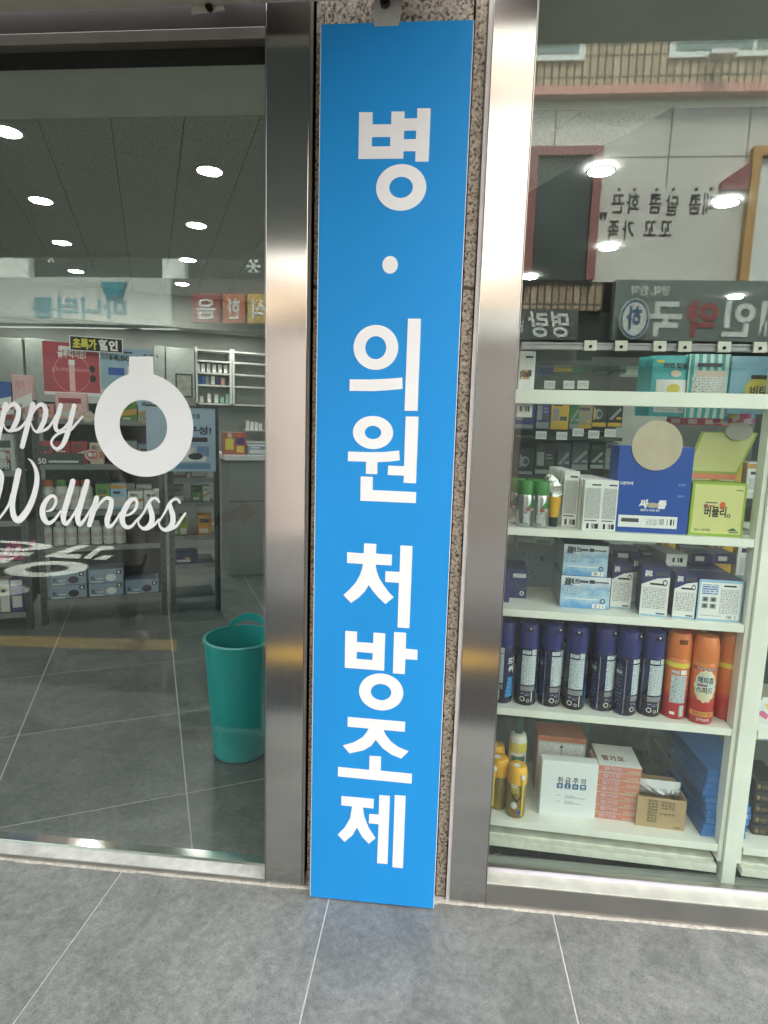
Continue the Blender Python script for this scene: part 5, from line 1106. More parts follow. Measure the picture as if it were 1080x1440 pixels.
c6, dd = navy_carton(981, 1044, 816, 871, .016, 'wide pale blue carton with instruction pictures at the right end', 0, .11, wide_print, [white_b, print_mat('blue_bullets', (226, 232, 236), (76, 116, 176), .006, .002, .55), fine, ink, greyc, gd, barcode])
c6.data.materials[1] = sky_b
for k, (src, dx_) in enumerate(((c3[0], .0), (c4[0], .0), (c5[0], .0), (c6, .0))):
    for j in range(2):
        l = src.location; d_ = .115*(j+1); sx, sy = -math.sin(CAB.a)*d_, math.cos(CAB.a)*d_
        dup(src, (l.x+sx+.006*j, l.y+sy, l.z), src.rotation_euler.z+R(3*(j-1)), 'navy topped carton in the %s row behind the %s front carton of the third shelf' % (ordn[j+1], ['tucked', 'turned', 'fifth', 'wide'][k]))
x0, x1, zb, zt = px4(.12, 936, 968, 774, 795)
carton('carton', 'plain white carton with a barcode lying on top of the navy cartons', 'carton', CAB, x0, x1, .12, Z3+dd[2]+.0008, zt-zb, .13, [greyc, white_b, white_b], 1, 2, 0, None, R(8), lambda g, w_, h: (g.rect(-w_*.2, w_*.28, h*.45, h*.75, -E_, 0), g.rect(-w_*.2, w_*.2, h*.2, h*.3, -E_, 1)), [barcode, fine])
def nv(g, w_, h): g.rect(-w_*.3, w_*.44, h*.72, h*.86, -E_, 0); g.ring(w_*.24, h*.18, w_*.12, h*.08, w_*.07, h*.05, -E_, 1, 12); g.rect(-w_*.4, w_*.4, h*.3, h*.6, -E_, 2)
x0, x1, zb, zt = px4(.11, 716, 741, 801, 836); carton('carton', 'navy carton with a round white mark at the left end of the third shelf', 'carton', CAB, x0, x1, .11, Z3+.0005, zt-zb, .12, [navy], prints=nv, pmats=[fine, white_b, fine_dark])
x0, x1, zb, zt = px4(.06, 690, 717, 800, 848); carton('carton', 'plain navy carton half hidden by the steel pillar edge', 'carton', CAB, x0, x1, .06, Z3+.0005, zt-zb, .14, [navy])
x0, x1, zb, zt = px4(.27, 734, 782, 776, 828); cb = carton('carton', 'dull blue carton standing at the back of the third shelf', 'carton', CAB, x0, x1, .26, Z3+.0005, zt-zb, .06, [M('dull_blue_card', (120, 142, 156), .5)], prints=lambda g, w_, h: (g.rect(-w_*.46, -w_*.02, h*.2, h*.9, -E_, 0), g.rect(-.0*w_, w_*.1, h*.75, h*.9, -E_, 1)), pmats=[print_mat('dull_print', (132, 152, 164), (84, 104, 120), .007, .003, .5), navy])
carton('carton', 'grey carton lying on the dull blue one at the back', 'carton', CAB, x0-.02, x1+.02, .25, Z3+.0012+zt-zb, .028, .075, [greyc])
x0, x1, zb_, zt_ = px4(.24, 727, 779, 747, 766); carton('carton', 'white and mint medicine carton on top of the rear pile', 'carton', CAB, x0, x1, .252, Z3+.030+zt-zb, .036, .07, [white_b], rot=R(-12), prints=lambda g, w_, h: (g.rect(-w_*.45, -w_*.02, h*.3, h*.9, -E_, 0), g.rect(w_*.05, w_*.45, h*.05, h*.35, -E_, 1)), pmats=[fine, M('mint_card', (150, 190, 170), .5)])
g = MB(); a0, b0 = CAB.at(1018, 770, .3); 
wr_ = thing('wire_stand', 'bent steel wire stand at the right end of the third shelf', 'stand', CAB.w(.50, .28, Z3+.001), CAB.a)
g = MB(); g.tube((0, 0, 0), (0, 0, .14), .002); g.tube((0, 0, .14), (.10, -.12, .09), .002); g.tube((.10, -.12, .09), (.10, -.12, 0), .002); g.build('wire', alu, wr_)
g = MB(); g.box(.02, .12, -.02, .0, .0, .075); g.build('black_plate', blackm, wr_)

random.seed(31)
for k, (u0, u1, d, m) in enumerate(((862, 898, .17, navy), (898, 930, .20, navy2), (972, 1004, .19, navy), (1004, 1036, .21, navy2))):
    x0, x1, _, _ = px4(d, u0, u1, 770, 790)
    carton('repellent_carton', 'navy carton lying flat on the rear cartons of the third shelf, %s from the left' % ordn[k], 'carton', CAB, x0, x1, d, Z3+dd[2]+.0045, .030, .10, [m, white_b], 0, 0, 1, 'navy cartons lying flat', R(random.uniform(-6, 6)), lambda g, w_, h: (g.rect(-w_*.3, w_*.1, h*.3, h*.75, -E_, 0), g.rect(w_*.18, w_*.42, h*.3, h*.7, -E_, 1)), [white_b, fine_dark])
# ---- fourth shelf
can_green = M('green_cap', (52, 124, 44), .4, var=.05)
def green_can(loc, rot, label):
    r, h = .0222, .125
    t = thing('spray_can', label, 'spray can', loc, rot, 'silver cans with green caps'); can_body(r, h*.72, silver, t)
    g = MB(); g.lathe([(r*1.01, h*.70), (r*1.01, h*.97), (r*.95, h), (r*.8, h-.003), (0, h-.003)], 24); kid(t, g.build('cap', can_green, t, smooth=True))
    ra = r+.0004; f = lambda a, z: (ra*math.sin(a), -ra*math.cos(a), z); g = MB()
    g.blob(f, [(-.2, .052), (.2, .052), (.5, .052), (.85, .052), (1.2, .052), (1.2, .07), (1.2, .085), (.85, .078), (.5, .068), (.1, .057)], 0); g.patch(ra, -.15, 1.25, .043, .052, 1, 6); g.text('벌레', -.0, .0445, .006, 0, 2, .02, fn=curve_fn(ra+.0003, .45), w=.014); g.patch(ra, -.5, .2, .012, .036, 3, 4); g.ring(0, 0, .001, .001, .0005, .0005, 0, 0, 4)
    kid(t, g.build('can_print', [can_green, redl, white_b, print_mat('silver_print', (188, 190, 190), (120, 122, 122), .004, .0012, .45)], t, smooth=True))
    return t
p0 = None
for u, d, rr, s_ in ((739, .035, .25, 'left of the front pair on the fourth shelf'), (760, .033, .05, 'right of the front pair on the fourth shelf'), (727, .085, -1, 'half hidden behind the front pair, beside the pillar'), (752, .09, 1.6, 'behind the front pair, between the two')):
    x, _ = CAB.at(u, 700, d); lb = 'silver spray can with green cap, '+s_; lo = CAB.w(x, d, Z4+.0005)
    if p0 is None: p0 = green_can(lo, CAB.a+rr, lb)
    else: dup(p0, lo, CAB.a+rr, lb)
x, _ = CAB.at(780, 700, .055); tb = thing('tube', 'yellow tube standing on its black cap in a silver foil wrapper', 'tube', CAB.w(x, .055, Z4+.0005), CAB.a)
yt = M('yellow_tube', (222, 170, 38), .4)
g = MB(); g.lathe([(0, 0), (.0115, 0), (.0125, .026), (.0, .026)], 16); g.build('cap', blackm, tb, smooth=True)
g = MB(); g.lathe([(.0125, .026), (.0155, .055), (.018, .075), (.017, .082), (0, .082)], 16, sq=.8); g.build('tube_body', yt, tb, smooth=True)
g = MB(); random.seed(4)
prev = None
for k in range(9):
    z = .080+k*.0075; wv = .016+.010*math.sin(k*.5)+random.uniform(-.002, .002); c = -.004*k*.6+random.uniform(-.002, .002)
    row = [(c-wv, random.uniform(-.004, .004), z), (c-wv*.3, random.uniform(-.012, -.004), z+.002), (c+wv*.3, random.uniform(-.012, -.002), z), (c+wv, random.uniform(-.003, .006), z+.003)]
    if prev:
        for q in range(3): g.face([prev[q], prev[q+1], row[q+1], row[q]])
    prev = row
g.build('foil_wrapper', M('silver_foil', (206, 206, 200), .28, .5, .1, 60), tb)
def med_print(g, w_, h): g.rect(-w_*.42, w_*.42, h*.24, h*.84, -E_, 0); g.rect(-w_*.1, w_*.4, h*.89, h*.92, -E_, 1); g.rect(-w_*.3, w_*.4, h*.04, h*.14, -E_, 2); g.rect(-w_*.40, w_*.3, h*.19, h*.21, -E_, 1)
medp = print_mat('grey_leaflet_print', (214, 214, 210), (128, 130, 130), .0032, .001, .52)
srcs = []
for u0, u1, vt, vb, d, rot, s_ in ((792, 813, 663, 736, .055, R(-7), 'left and set back'), (820.5, 846, 675, 745, .012, 0, 'middle, at the shelf edge'), (845.5, 868, 676, 746, .012, R(1), 'right, touching the blue carton')):
    x0, x1, zb, zt = px4(d, u0, u1, vt, vb)
    srcs.append((carton('tall_carton', 'tall white carton with fine print and barcode, '+s_, 'carton', CAB, x0, x1, d, Z4+.0005, zt-zb, .028, [white_b], group='tall white cartons', rot=rot, prints=med_print, pmats=[medp, gd, barcode]), s_.split(',')[0].split(' ')[0]))
for s_, nm in srcs:
    for j in range(5):
        l = s_.location; d_ = .034*(j+1); dup(s_, (l.x+.0022*(j+1)*(-1 if nm == 'left' else -2.0), l.y+d_, l.z), s_.rotation_euler.z+R(random.uniform(-3, 3)), 'tall white carton, %s in the file that starts with the %s front one' % (ordn[j+1], nm))
# blue carton with the beige disc
x0, x1, zb, zt = px4(.020, 866.5, 972, 628, 746); w_, h_ = x1-x0, zt-zb
def disc_local(u, v, d, xc): a, b = CAB.at(u, v, d); return a-xc, b-Z4
def blue_print(g, w_, h):
    g.rect(-w_*.44, w_*.36, h*.06, h*.20, -E_, 0); g.rect(-w_*.40, -w_*.16, h*.12, h*.165, -E_*2, 1); g.rect(-w_*.06, w_*.10, h*.09, h*.17, -E_*2, 2); g.rect(w_*.12, w_*.32, h*.10, h*.17, -E_*2, 3)
    g.text('싸', -w_*.18, h*.30, h*.075, -E_, 0, .05, slant=.15); g.text('쿨', w_*.07, h*.30, h*.075, -E_, 0, .05, slant=.15); g.disc(w_*.01, h*.325, w_*.085, h*.03, -E_*3, 4, 20); g.text('종합지네 의료용 멀티', -w_*.15, h*.255, h*.02, -E_, 0, .02, w=w_*.26)
    g.text('시원하게', -w_*.46, h*.555, h*.028, -E_, 0, .03, w=w_*.18); g.text('파스형', w_*.33, h*.56, h*.02, -E_, 5, .01); g.text('저자극', w_*.33, h*.43, h*.02, -E_, 5, .01)
bc = carton('display_carton', 'large bright blue carton with a beige round cut-out, on the fourth shelf', 'carton', CAB, x0, x1, .020, Z4+.0005, h_, .09, [M('bright_blue_card', (24, 72, 158), .38, var=.05, vs_=10)], prints=blue_print, pmats=[white_b, gd, fine, barcode, M('beige_card', (188, 174, 150), .6), sky_b], rot=R(1))
cx, cz = disc_local(924, 627, .018, (x0+x1)/2); dx = (CAB.at(960, 627, .018)[0]-CAB.at(888, 627, .018)[0])/2
g = MB(); g.slab([(cx+dx*math.cos(2*math.pi*k/40), cz+dx*1.02*math.sin(2*math.pi*k/40)) for k in range(40)], -.0032, -.0008, ax='y'); g.build('round_flap', M('beige_card', (188, 174, 150), .6), bc)
# lime carton with folded lid
x0, x1, zb, zt = px4(.022, 971, 1048, 679, 752); w_, h_ = x1-x0, zt-zb
limed = M('lime_print', (210, 210, 138), .42, var=.03); limee = M('lime_edge', (150, 176, 62), .42)
def lime_print(g, w_, h):
    g.rect(-w_*.45, w_*.45, h*.05, h*.96, -E_*.4, 0); g.text('버물리', -w_*.24, h*.38, h*.15, -E_, 1, .035, w=w_*.40); g.text('o', w_*.17, h*.36, h*.10, -E_, 1, .02); g.disc(-w_*.22, h*.56, w_*.045, h*.04, -E_, 2, 14); g.rect(-w_*.17, -w_*.06, h*.55, h*.575, -E_, 2); g.rect(-w_*.24, -w_*.02, h*.615, h*.635, -E_, 3)
    g.disc(w_*.08, h*.58, w_*.055, h*.07, -E_, 4, 14); g.text('20g x 20개입', -w_*.40, h*.09, h*.04, -E_, 3, .02, w=w_*.30); g.face([(w_*.20, -E_, h*.11), (w_*.40, -E_, h*.11), (w_*.32, -E_, h*.17), (w_*.27, -E_, h*.15)], 5); g.rect(w_*.24, w_*.42, h*.075, h*.095, -E_, 3); g.rect(w_*.30, w_*.43, h*.86, h*.875, -E_, 3)
lc = carton('display_carton', 'lime green carton with its lid folded up behind, right end of the fourth shelf', 'carton', CAB, x0, x1, .022, Z4+.0005, h_, .085, [limee], prints=lime_print, pmats=[limed, M('brown_ink', (60, 44, 36)), redl, gd, orange_b, M('forest_ink', (40, 96, 60), .5)], rot=R(-1))
xm = (x0+x1)/2; tL = CAB.at(990, 607, .11); tR = CAB.at(1070, 609, .11)
lid = [(-w_/2, .086, h_+.002), (w_/2, .086, h_+.002), (tR[0]-xm, .11, tR[1]-Z4), (tL[0]-xm, .11, tL[1]-Z4)]
g = MB(); g.hexa(lid+[(a, b+.003, c) for a, b, c in lid]); g.build('lid_flap', limee, lc)
g = MB(); f = lambda s, t, e=.0: tuple((lid[0][i]*(1-s)+lid[1][i]*s)*(1-t)+(lid[3][i]*(1-s)+lid[2][i]*s)*t-(e if i == 1 else 0) for i in range(3))
g.face([f(.04, .17, .0006), f(.95, .17, .0006), f(.96, .98, .0006), f(.05, .98, .0006)], 0); g.face([f(.0, .01, .0006), f(1, .01, .0006), f(1, .12, .0006), f(0, .12, .0006)], 1); g.build('lid_print', [limed, M('coral_band', (222, 128, 96), .5)], lc)
cx, cz = CAB.at(1043, 607, .10); dxx = CAB.at(1062, 607, .10)[0]-cx
g = MB(); g.slab([(cx-xm+dxx*math.cos(2*math.pi*k/32), cz-Z4+dxx*.72*math.sin(2*math.pi*k/32)) for k in range(32)], .098, .102, ax='y'); g.build('round_flap', M('grey_beige_card', (176, 174, 166), .6), lc)

# ---- lowest shelf
def yellow_can(loc, rot, label):
    r, h = .0275, .155
    t = thing('spray_can', label, 'spray can', loc, rot, 'yellow spray cans'); can_body(r, h*.70, M('gold_can', (150, 126, 60), .3, .5, .12, 60), t)
    yc = M('yellow_cap', (238, 178, 40), .38)
    g = MB(); g.lathe([(r*1.02, h*.66), (r*1.03, h*.82), (r*.97, h*.93), (r*.80, h*.99), (r*.5, h), (0, h)], 26); c_ = kid(t, g.build('cap', yc, t, smooth=True))
    g = MB(); g.disc(0, 0, .001, .001, 0, 1, 4); g.v = [(v[0], v[1], v[2]) for v in g.v]; g.f, g.m, g.v = [], [], []
    g.lathe([(0, h+.0006), (r*.36, h+.0004)], 14, cx=-.004, cy=-.008, mis=[1]); g.tube((.010, -r*1.05, h*.64), (.010, -r*1.05, h*.82), .0035, 8, 0); g.box(.005, .015, -r*1.05-.004, -r*.9, h*.80, h*.88, 1); g.tube((.010, -r*1.06, .012), (.010, -r*1.06, h*.66), .0028, 8, 0)
    kid(c_, g.build('spray_straw', [M('straw_yellow', (240, 206, 70), .35), white_b], c_))
    ra = r+.0005; f = lambda x, z, e=0: ((ra+e)*math.sin(x/ra), -(ra+e)*math.cos(x/ra), z); g = MB()
    g.text('개미', -.018, .078, .016, 0, 1, .04, fn=curve_fn(ra, -.2), w=.022); g.text('킬러', -.018, .094, .008, 0, 0, .03, fn=curve_fn(ra, -.2), w=.018)
    for (xa, za), (xb, zb_) in (((-.020, .066), (-.004, .050)), ((-.004, .050), (.014, .076))):
        for q in range(4):
            xx0, xx1 = xa+(xb-xa)*q/4, xa+(xb-xa)*(q+1)/4; zz0, zz1 = za+(zb_-za)*q/4, za+(zb_-za)*(q+1)/4
            g.face([f(xx0, zz0), f(xx1, zz1), f(xx1, zz1+.007), f(xx0, zz0+.007)], 3)
    g.blob(lambda x, z: f(x, z, .0002), [(-.012+.009*math.cos(q), .040+.011*math.sin(q)) for q in [.628*k for k in range(10)]], 0)
    g.blob(lambda x, z: f(x, z, .0003), [(-.012+.008*math.cos(q), .020+.008*math.sin(q)) for q in [.628*k for k in range(10)]], 4); g.blob(f, [(.004+.007*math.cos(q), .020+.006*math.sin(q)) for q in [.449*k for k in range(14)]], 5)
    kid(t, g.build('can_print', [white_b, M('print_yellow', (222, 206, 84), .5), M('splash_cream', (224, 214, 180)), M('dark_can_print', (32, 30, 40)), M('ant_brown', (150, 96, 60), .5), blue_b], t, smooth=True))
    return t
x, _ = CAB.at(727, 1100, .035); yc0 = yellow_can(CAB.w(x, .035, Z1+.0005), CAB.a+.15, 'yellow capped ant spray can at the front of the lowest shelf')
x, _ = CAB.at(702, 1090, .065); dup(yc0, CAB.w(x, .065, Z1+.0005), CAB.a-.9, 'yellow capped spray can partly behind the steel pillar edge')
x, _ = CAB.at(697, 1060, .14); dup(yc0, CAB.w(x, .14, Z1+.0005), CAB.a-.3, 'yellow capped spray can deeper on the lowest shelf by the pillar')
x, zt = CAB.at(731, 1007, .13)
bt = thing('bottle', 'white bottle with dark green cap and yellow band behind the yellow cans', 'bottle', CAB.w(x, .13, Z1+.0005), CAB.a)
hb = zt-Z1
g = MB(); g.lathe([(0, 0), (.025, 0), (.0265, .004), (.0265, hb*.70), (.022, hb*.78), (.013, hb*.80)], 22); g.build('bottle_body', wb, bt, smooth=True)
g = MB(); g.lathe([(.0125, hb*.79), (.0125, hb*.98), (.011, hb), (0, hb)], 16); g.build('cap', M('bottle_green', (28, 74, 52), .4), bt, smooth=True)
g = MB(); g.patch(.0268, -1.5, 1.5, hb*.58, hb*.70, 0, 10); g.patch(.0268, -.8, .8, hb*.30, hb*.54, 1, 8); g.build('bottle_label', [M('print_yellow', (222, 206, 84)), M('label_green', (44, 104, 64), .4)], bt, smooth=True)
def care_print(g, w_, h):
    g.text('취 급 주 의', -w_*.21, h*.625, h*.085, -E_, 0, .015, w=w_*.50)
    for k in range(4):
        x = -w_*.16+w_*.137*k; g.slab([(x+w_*.055*a*b, h*.56+h*.05*c) for a, b, c in ((-1, .7, -1), (1, .7, -1), (1, 1, -.7), (1, 1, .7), (1, .7, 1), (-1, .7, 1), (-1, 1, .7), (-1, 1, -.7))], -E_, -E_*.2, 1, ax='y')
        y = -E_*2
        if k == 0: g.ring(x, h*.565, w_*.025, h*.024, w_*.014, h*.012, y, 2, 12); g.rect(x-w_*.006, x+w_*.006, h*.52, h*.55, y, 2)
        if k == 1: g.rect(x-w_*.006, x+w_*.006, h*.54, h*.595, y, 2); g.rect(x-w_*.03, x+w_*.03, h*.525, h*.535, y, 2); g.face([(x-w_*.018, y, h*.58), (x+w_*.018, y, h*.58), (x, y, h*.60)], 2)
        if k == 2: g.ring(x, h*.56, w_*.026, h*.026, w_*.016, h*.016, y, 2, 12); g.rect(x-w_*.02, x-w_*.012, h*.55, h*.59, y, 2)
        if k == 3: g.face([(x+w_*.035*math.cos(q), y, h*.562+h*.028*math.sin(q)) for q in [math.pi*j/8 for j in range(9)]], 2); g.rect(x-w_*.03, x+w_*.03, h*.53, h*.54, y, 2)
    for k, l in enumerate((.18, .36, .16, .28)): z = h*(.375-.03*k-(.045 if k > 1 else 0)); g.rect(-w_*.06, -w_*.06+w_*l, z, z+h*.012, -E_, 3)
    g.rect(-w_*.20, -w_*.14, h*.375, h*.385, -E_, 3); g.rect(-w_*.20, -w_*.14, h*.27, h*.28, -E_, 3)
x0, x1, zb, zt = px4(.045, 760, 840, 1072, 1145)
carton('white_carton', 'square white carton with blue handling symbols on the lowest shelf', 'carton', CAB, x0, x1, .045, Z1+.0005, zt-zb, .034, [M('clean_white_card', (226, 230, 230), .5, var=.02)], rot=R(2), prints=care_print, pmats=[gd, M('symbol_blue', (58, 100, 148), .5), white_b, M('pale_print', (150, 158, 166), .5)])
x0, x1, zb, zt = px4(.14, 755, 823, 1034, 1090)
carton('carton', 'grey printed carton with an orange lid edge behind the white carton', 'carton', CAB, x0, x1, .14, Z1+.0005, CAB.at(790, 1037, .14)[1]-Z1, .09, [greyc, M('dull_printed_card', (176, 172, 164), .5), M('rust_orange_card', (180, 110, 76), .5)], 1, 2, 2, None, 0, lambda g, w_, h: (g.rect(-w_*.5, w_*.5, h*.92, h*.998, -E_, 0), g.rect(-w_*.46, -w_*.02, h*.5, h*.9, -E_, 1), g.rect(w_*.02, w_*.46, h*.5, h*.9, -E_, 1), g.disc(0, h*.84, w_*.03, w_*.03, -E_*2, 2, 10)), [M('rust_orange_card', (180, 110, 76)), fine, ink])
# soft green bag at the back
def pouch(name, label, cat, fr, x0, x1, y, z0, z1, mats, fn=None, bulge=.014, group=None, wob=.3, nx=8, nz=9, pmats=None, hole=True):
    g = MB(); w_ = x1-x0; h = z1-z0; ph = random.uniform(0, 6)
    P = lambda i, j: (-w_/2+w_*i/nx, math.sin(math.pi*i/nx)*math.sin(math.pi*min(1, j/nz*1.05))*bulge*(1+wob*math.sin(3*i+2.1*j+ph)), h*j/nz)
    for sg in (-1, 1):
        b0 = len(g.v)
        for j in range(nz+1):
            for i in range(nx+1): a = P(i, j); g.v.append((a[0], sg*(a[1]+.0006), a[2]))
        for j in range(nz):
            for i in range(nx):
                q = (b0+j*(nx+1)+i, b0+j*(nx+1)+i+1, b0+(j+1)*(nx+1)+i+1, b0+(j+1)*(nx+1)+i); g.f.append(q if sg < 0 else q[::-1]); g.m.append(0)
    o = g.build(name, mats, smooth=True, loc=fr.w((x0+x1)/2, y, z0), rotz=fr.a); tag(o, label, cat, group)
    if fn: g = MB(); fn(g, w_, h, lambda x, z: (x, -(math.sin(math.pi*(x/w_+.5))*math.sin(math.pi*min(1, z/h*1.05))*bulge*(1+wob*.9)+.0014), z)); kid(o, g.build('front_print', pmats, o))
    return o
x0, x1, zb, zt = px4(.26, 743, 832, 1006, 1120)
pouch('soft_bag', 'dull green plastic bag with pale script behind the grey carton', 'bag', CAB, x0, x1, .318, Z1+.001, zt, [M('green_film', (72, 100, 84), .3, var=.25, vs_=14)], lambda g, w_, h, f: (g.text('킨드가식', -w_*.40, h*.80, h*.10, 0, 0, .01, fn=f, slant=.2), g.text('유기농', w_*.08, h*.78, h*.07, 0, 0, .005, fn=f)), .012, pmats=[M('pale_green_ink', (170, 184, 170), .5)])
# salmon cartons
salmon = M('salmon_card', (200, 126, 104), .5, var=.05); 
def sal_print(g, w_, h):
    g.rect(-w_*.5, w_*.5, h*.96, h*1.0, -E_*.5, 0); g.text('향기모', -w_*.38, h*.24, h*.48, -E_, 1, .05, w=w_*.42); g.text('향기모', -w_*.385, h*.26, h*.48, -E_*1.6, 2, .02, w=w_*.42); g.text('바르는훈증', w_*.18, h*.16, h*.24, -E_, 0, .02, w=w_*.28)
random.seed(9); x0, x1, zb, zt = px4(.055, 839.5, 900, 1046, 1140); hh = .0196; s0 = None
for k in range(8):
    jx = random.uniform(-.003, .003)+(.003 if k > 4 else 0); rot = R(random.uniform(-2, 2)); lb = 'salmon carton in the stack right of the white carton, %s from the bottom' % ordn[k]
    top_mats = [salmon, salmon, white_b if k == 7 else cream_b]
    lo = CAB.w((x0+x1)/2+jx, .055+random.uniform(0, .003), Z1+.0005+k*(hh+.0012))
    if k in (0, 7):
        s0_ = carton('flat_carton', lb, 'carton', CAB, x0, x1, .055, Z1+.0005, hh, .12, top_mats, 1, 2, 0, 'stacked salmon cartons', rot, sal_print, [cream_b, redl, M('pale_pink_print', (226, 190, 206))]); s0_.location = lo
        if k == 0: s0 = s0_
        else:
            g = MB(); V = lambda x, y: (x, y, hh+.0005)
            for i, c in enumerate('향기모'):
                V_, F_, a_, b_ = glyphs(c, .04); i0 = len(g.v)
                for p_, q_ in V_: g.v.append((-.045+.022*i+p_*.021, .03+q_*.03, hh+.0006))
                for f_ in F_: g.f.append(tuple(i0+z for z in f_)); g.m.append(0)
            g.build('top_print', M('maroon_ink', (116, 56, 56), .5), s0_)
    else: dup(s0, lo, CAB.a+rot, lb)
# open brown carton with a white bag
x0, x1, zb, zt = px4(.04, 897, 966, 1104, 1146); w_, h_ = x1-x0, zt-zb
oc_ = thing('open_carton', 'small brown card carton, open at the top, printed with Korean lines', 'carton', CAB.w((x0+x1)/2, .04, Z1+.0005), CAB.a+R(-2))
g = MB()
for a in ((-w_/2, w_/2, 0, .003), (-w_/2, w_/2, .117, .12)): g.box(a[0], a[1], a[2], a[3], 0, h_)
for x in (-w_/2, w_/2-.003): g.box(x, x+.003, .0031, .1169, 0, h_)
g.box(-w_/2+.0031, w_/2-.0031, .0031, .1169, 0, .003); g.build('carton_body', kraft, oc_)
g = MB(); brn = 0
for k, (s_, s2) in enumerate((('품목허가번호', '제조번호'), ('제 품 명', '제조일자'), ('포장단위수량', '사용기한'), ('저장방법', ''), ('제조의뢰자', '보관주의'), ('판매자', ''), ('제 조 원', ''), ('취급주의', ''))):
    z = h_*(.86-.098*k); g.text(s_, -w_*.28, z, h_*.06, -E_, 0, .02, w=w_*.20); 
    if s2: g.text(s2, -.02*w_, z-.001, h_*.06, -E_, 0, .02, w=w_*.30)
g.text('500EA', w_*.28, h_*.06, h_*.06, -E_, 0, .02); g.build('carton_print', M('carton_ink', (66, 54, 40), .6), oc_)
pouch('small_bag', 'crumpled white plastic bag lying on top of the brown open carton', 'bag', CAB, x0+.014, x1-.004, .085, Z1+h_-.012, Z1+h_+.030, [M('white_film', (206, 208, 208), .3, var=.06, vs_=60)], bulge=.026, wob=.5)
pouch('dark_bag', 'dark plastic bag standing behind the open carton', 'bag', CAB, x0+.005, x1+.03, .27, Z1+.001, Z1+.22, [M('dark_film', (52, 54, 50), .25, var=.5, vs_=16)], bulge=.03, wob=.6)
# blue flat packs, fanned to the right
random.seed(2); bluepk = M('blue_pack', (42, 112, 184), .4, var=.05); bp0 = None
x0, x1, zb, zt = px4(.01, 994, 1060, 1140, 1150)
for k in range(10):
    lb = 'blue flat pack in the leaning stack behind the white post, %s from the bottom' % ordn[k]; hh = .0178
    sx = [.0, .003, .008, .010, .008, .004, -.004, .0, .004, .006][k]
    lo = CAB.w((x0+x1)/2+sx-.002, .03+.002*k, Z1+.0005+k*(hh+.0012))
    if bp0 is None:
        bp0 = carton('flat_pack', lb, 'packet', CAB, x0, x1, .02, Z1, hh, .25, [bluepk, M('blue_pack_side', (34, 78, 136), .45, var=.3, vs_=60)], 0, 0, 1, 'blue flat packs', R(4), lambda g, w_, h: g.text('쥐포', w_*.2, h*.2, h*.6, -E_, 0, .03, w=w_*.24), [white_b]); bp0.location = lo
    else: dup(bp0, lo, CAB.a+R(4+random.uniform(-1.5, 1.5)), lb)
# goods on the second shelving
x0, x1, zb, zt = px4(.03, 1059, 1120, 986, 1063); pouch('printed_bag', 'white bag with patches of yellow, pink and blue at the right picture edge', 'bag', CAB, x0, x1, .05, Z2-.05, zt, [patch_mat('bag_artwork', [(222, 222, 216), (232, 206, 92), (212, 218, 222), (206, 110, 150), (110, 160, 206), (226, 226, 220)], 55)], bulge=.012)
for k in range(5):
    x0, x1, zb, zt = px4(.06, 1062, 1100, 1130, 1148)
    carton('small_carton', 'black carton with yellow letters at the right picture edge, %s from the bottom' % ordn[k], 'carton', CAB, x0, x1, .06+.004*k, Z1+.0005+k*.031, .030, .12, [M('black_card', (30, 28, 30), .45)], group='black and yellow cartons', prints=lambda g, w_, h: (g.text('B', -w_*.40, h*.28, h*.36, -E_, 0, .05), g.rect(-w_*.22, w_*.02, h*.26, h*.62, -E_, 1)), pmats=[M('dull_gold_print', (150, 128, 62), .5), print_mat('gold_on_black', (36, 32, 28), (150, 128, 62), .006, .002, .5)])
for k in range(4):
    x0, x1, zb, zt = px4(.05, 1082, 1125, 850, 880)
    carton('carton', ('brown', 'grey', 'red', 'sky blue')[k]+' carton at the right picture edge on the third shelf of the second shelving', 'carton', CAB, x0+.0*k, x1, .05+.06*k, Z3+.0005, .07, .05, [(kraft, greyc, red_b, sky_b)[k]])

# ---- hanging pouches above the cross bar
tealf = M('teal_film', (74, 178, 180), .3, var=.10, vs_=12); bluef = M('pale_blue_film', (150, 196, 218), .28, var=.08, vs_=10)
stripe = None
def stripe_mat():
    m, N, L = node_mat('striped_film'); p = N['Principled BSDF']; tc = N.new('ShaderNodeTexCoord'); s = N.new('ShaderNodeSeparateXYZ'); L.new(tc.outputs['Object'], s.inputs[0])
    a = N.new('ShaderNodeMath'); a.operation = 'MULTIPLY'; a.inputs[1].default_value = 1/.019; L.new(s.outputs['X'], a.inputs[0]); f = N.new('ShaderNodeMath'); f.operation = 'FRACT'; L.new(a.outputs[0], f.inputs[0]); l = N.new('ShaderNodeMath'); l.operation = 'GREATER_THAN'; l.inputs[1].default_value = .5; L.new(f.outputs[0], l.inputs[0])
    x = N.new('ShaderNodeMixRGB'); x.inputs[1].default_value = lin((206, 226, 222)); x.inputs[2].default_value = lin((70, 170, 166)); L.new(l.outputs[0], x.inputs[0]); L.new(x.outputs[0], p.inputs['Base Color']); p.inputs['Roughness'].default_value = .3; return m
def Q(g, f, w_, h, a0, a1, b0, b1, mi): g.fquad(f, a0*w_, a1*w_, b0*h, b1*h, mi, 8, 6)
def up(f, e): return lambda x, z: (f(x, z)[0], f(x, z)[1]-e, z)
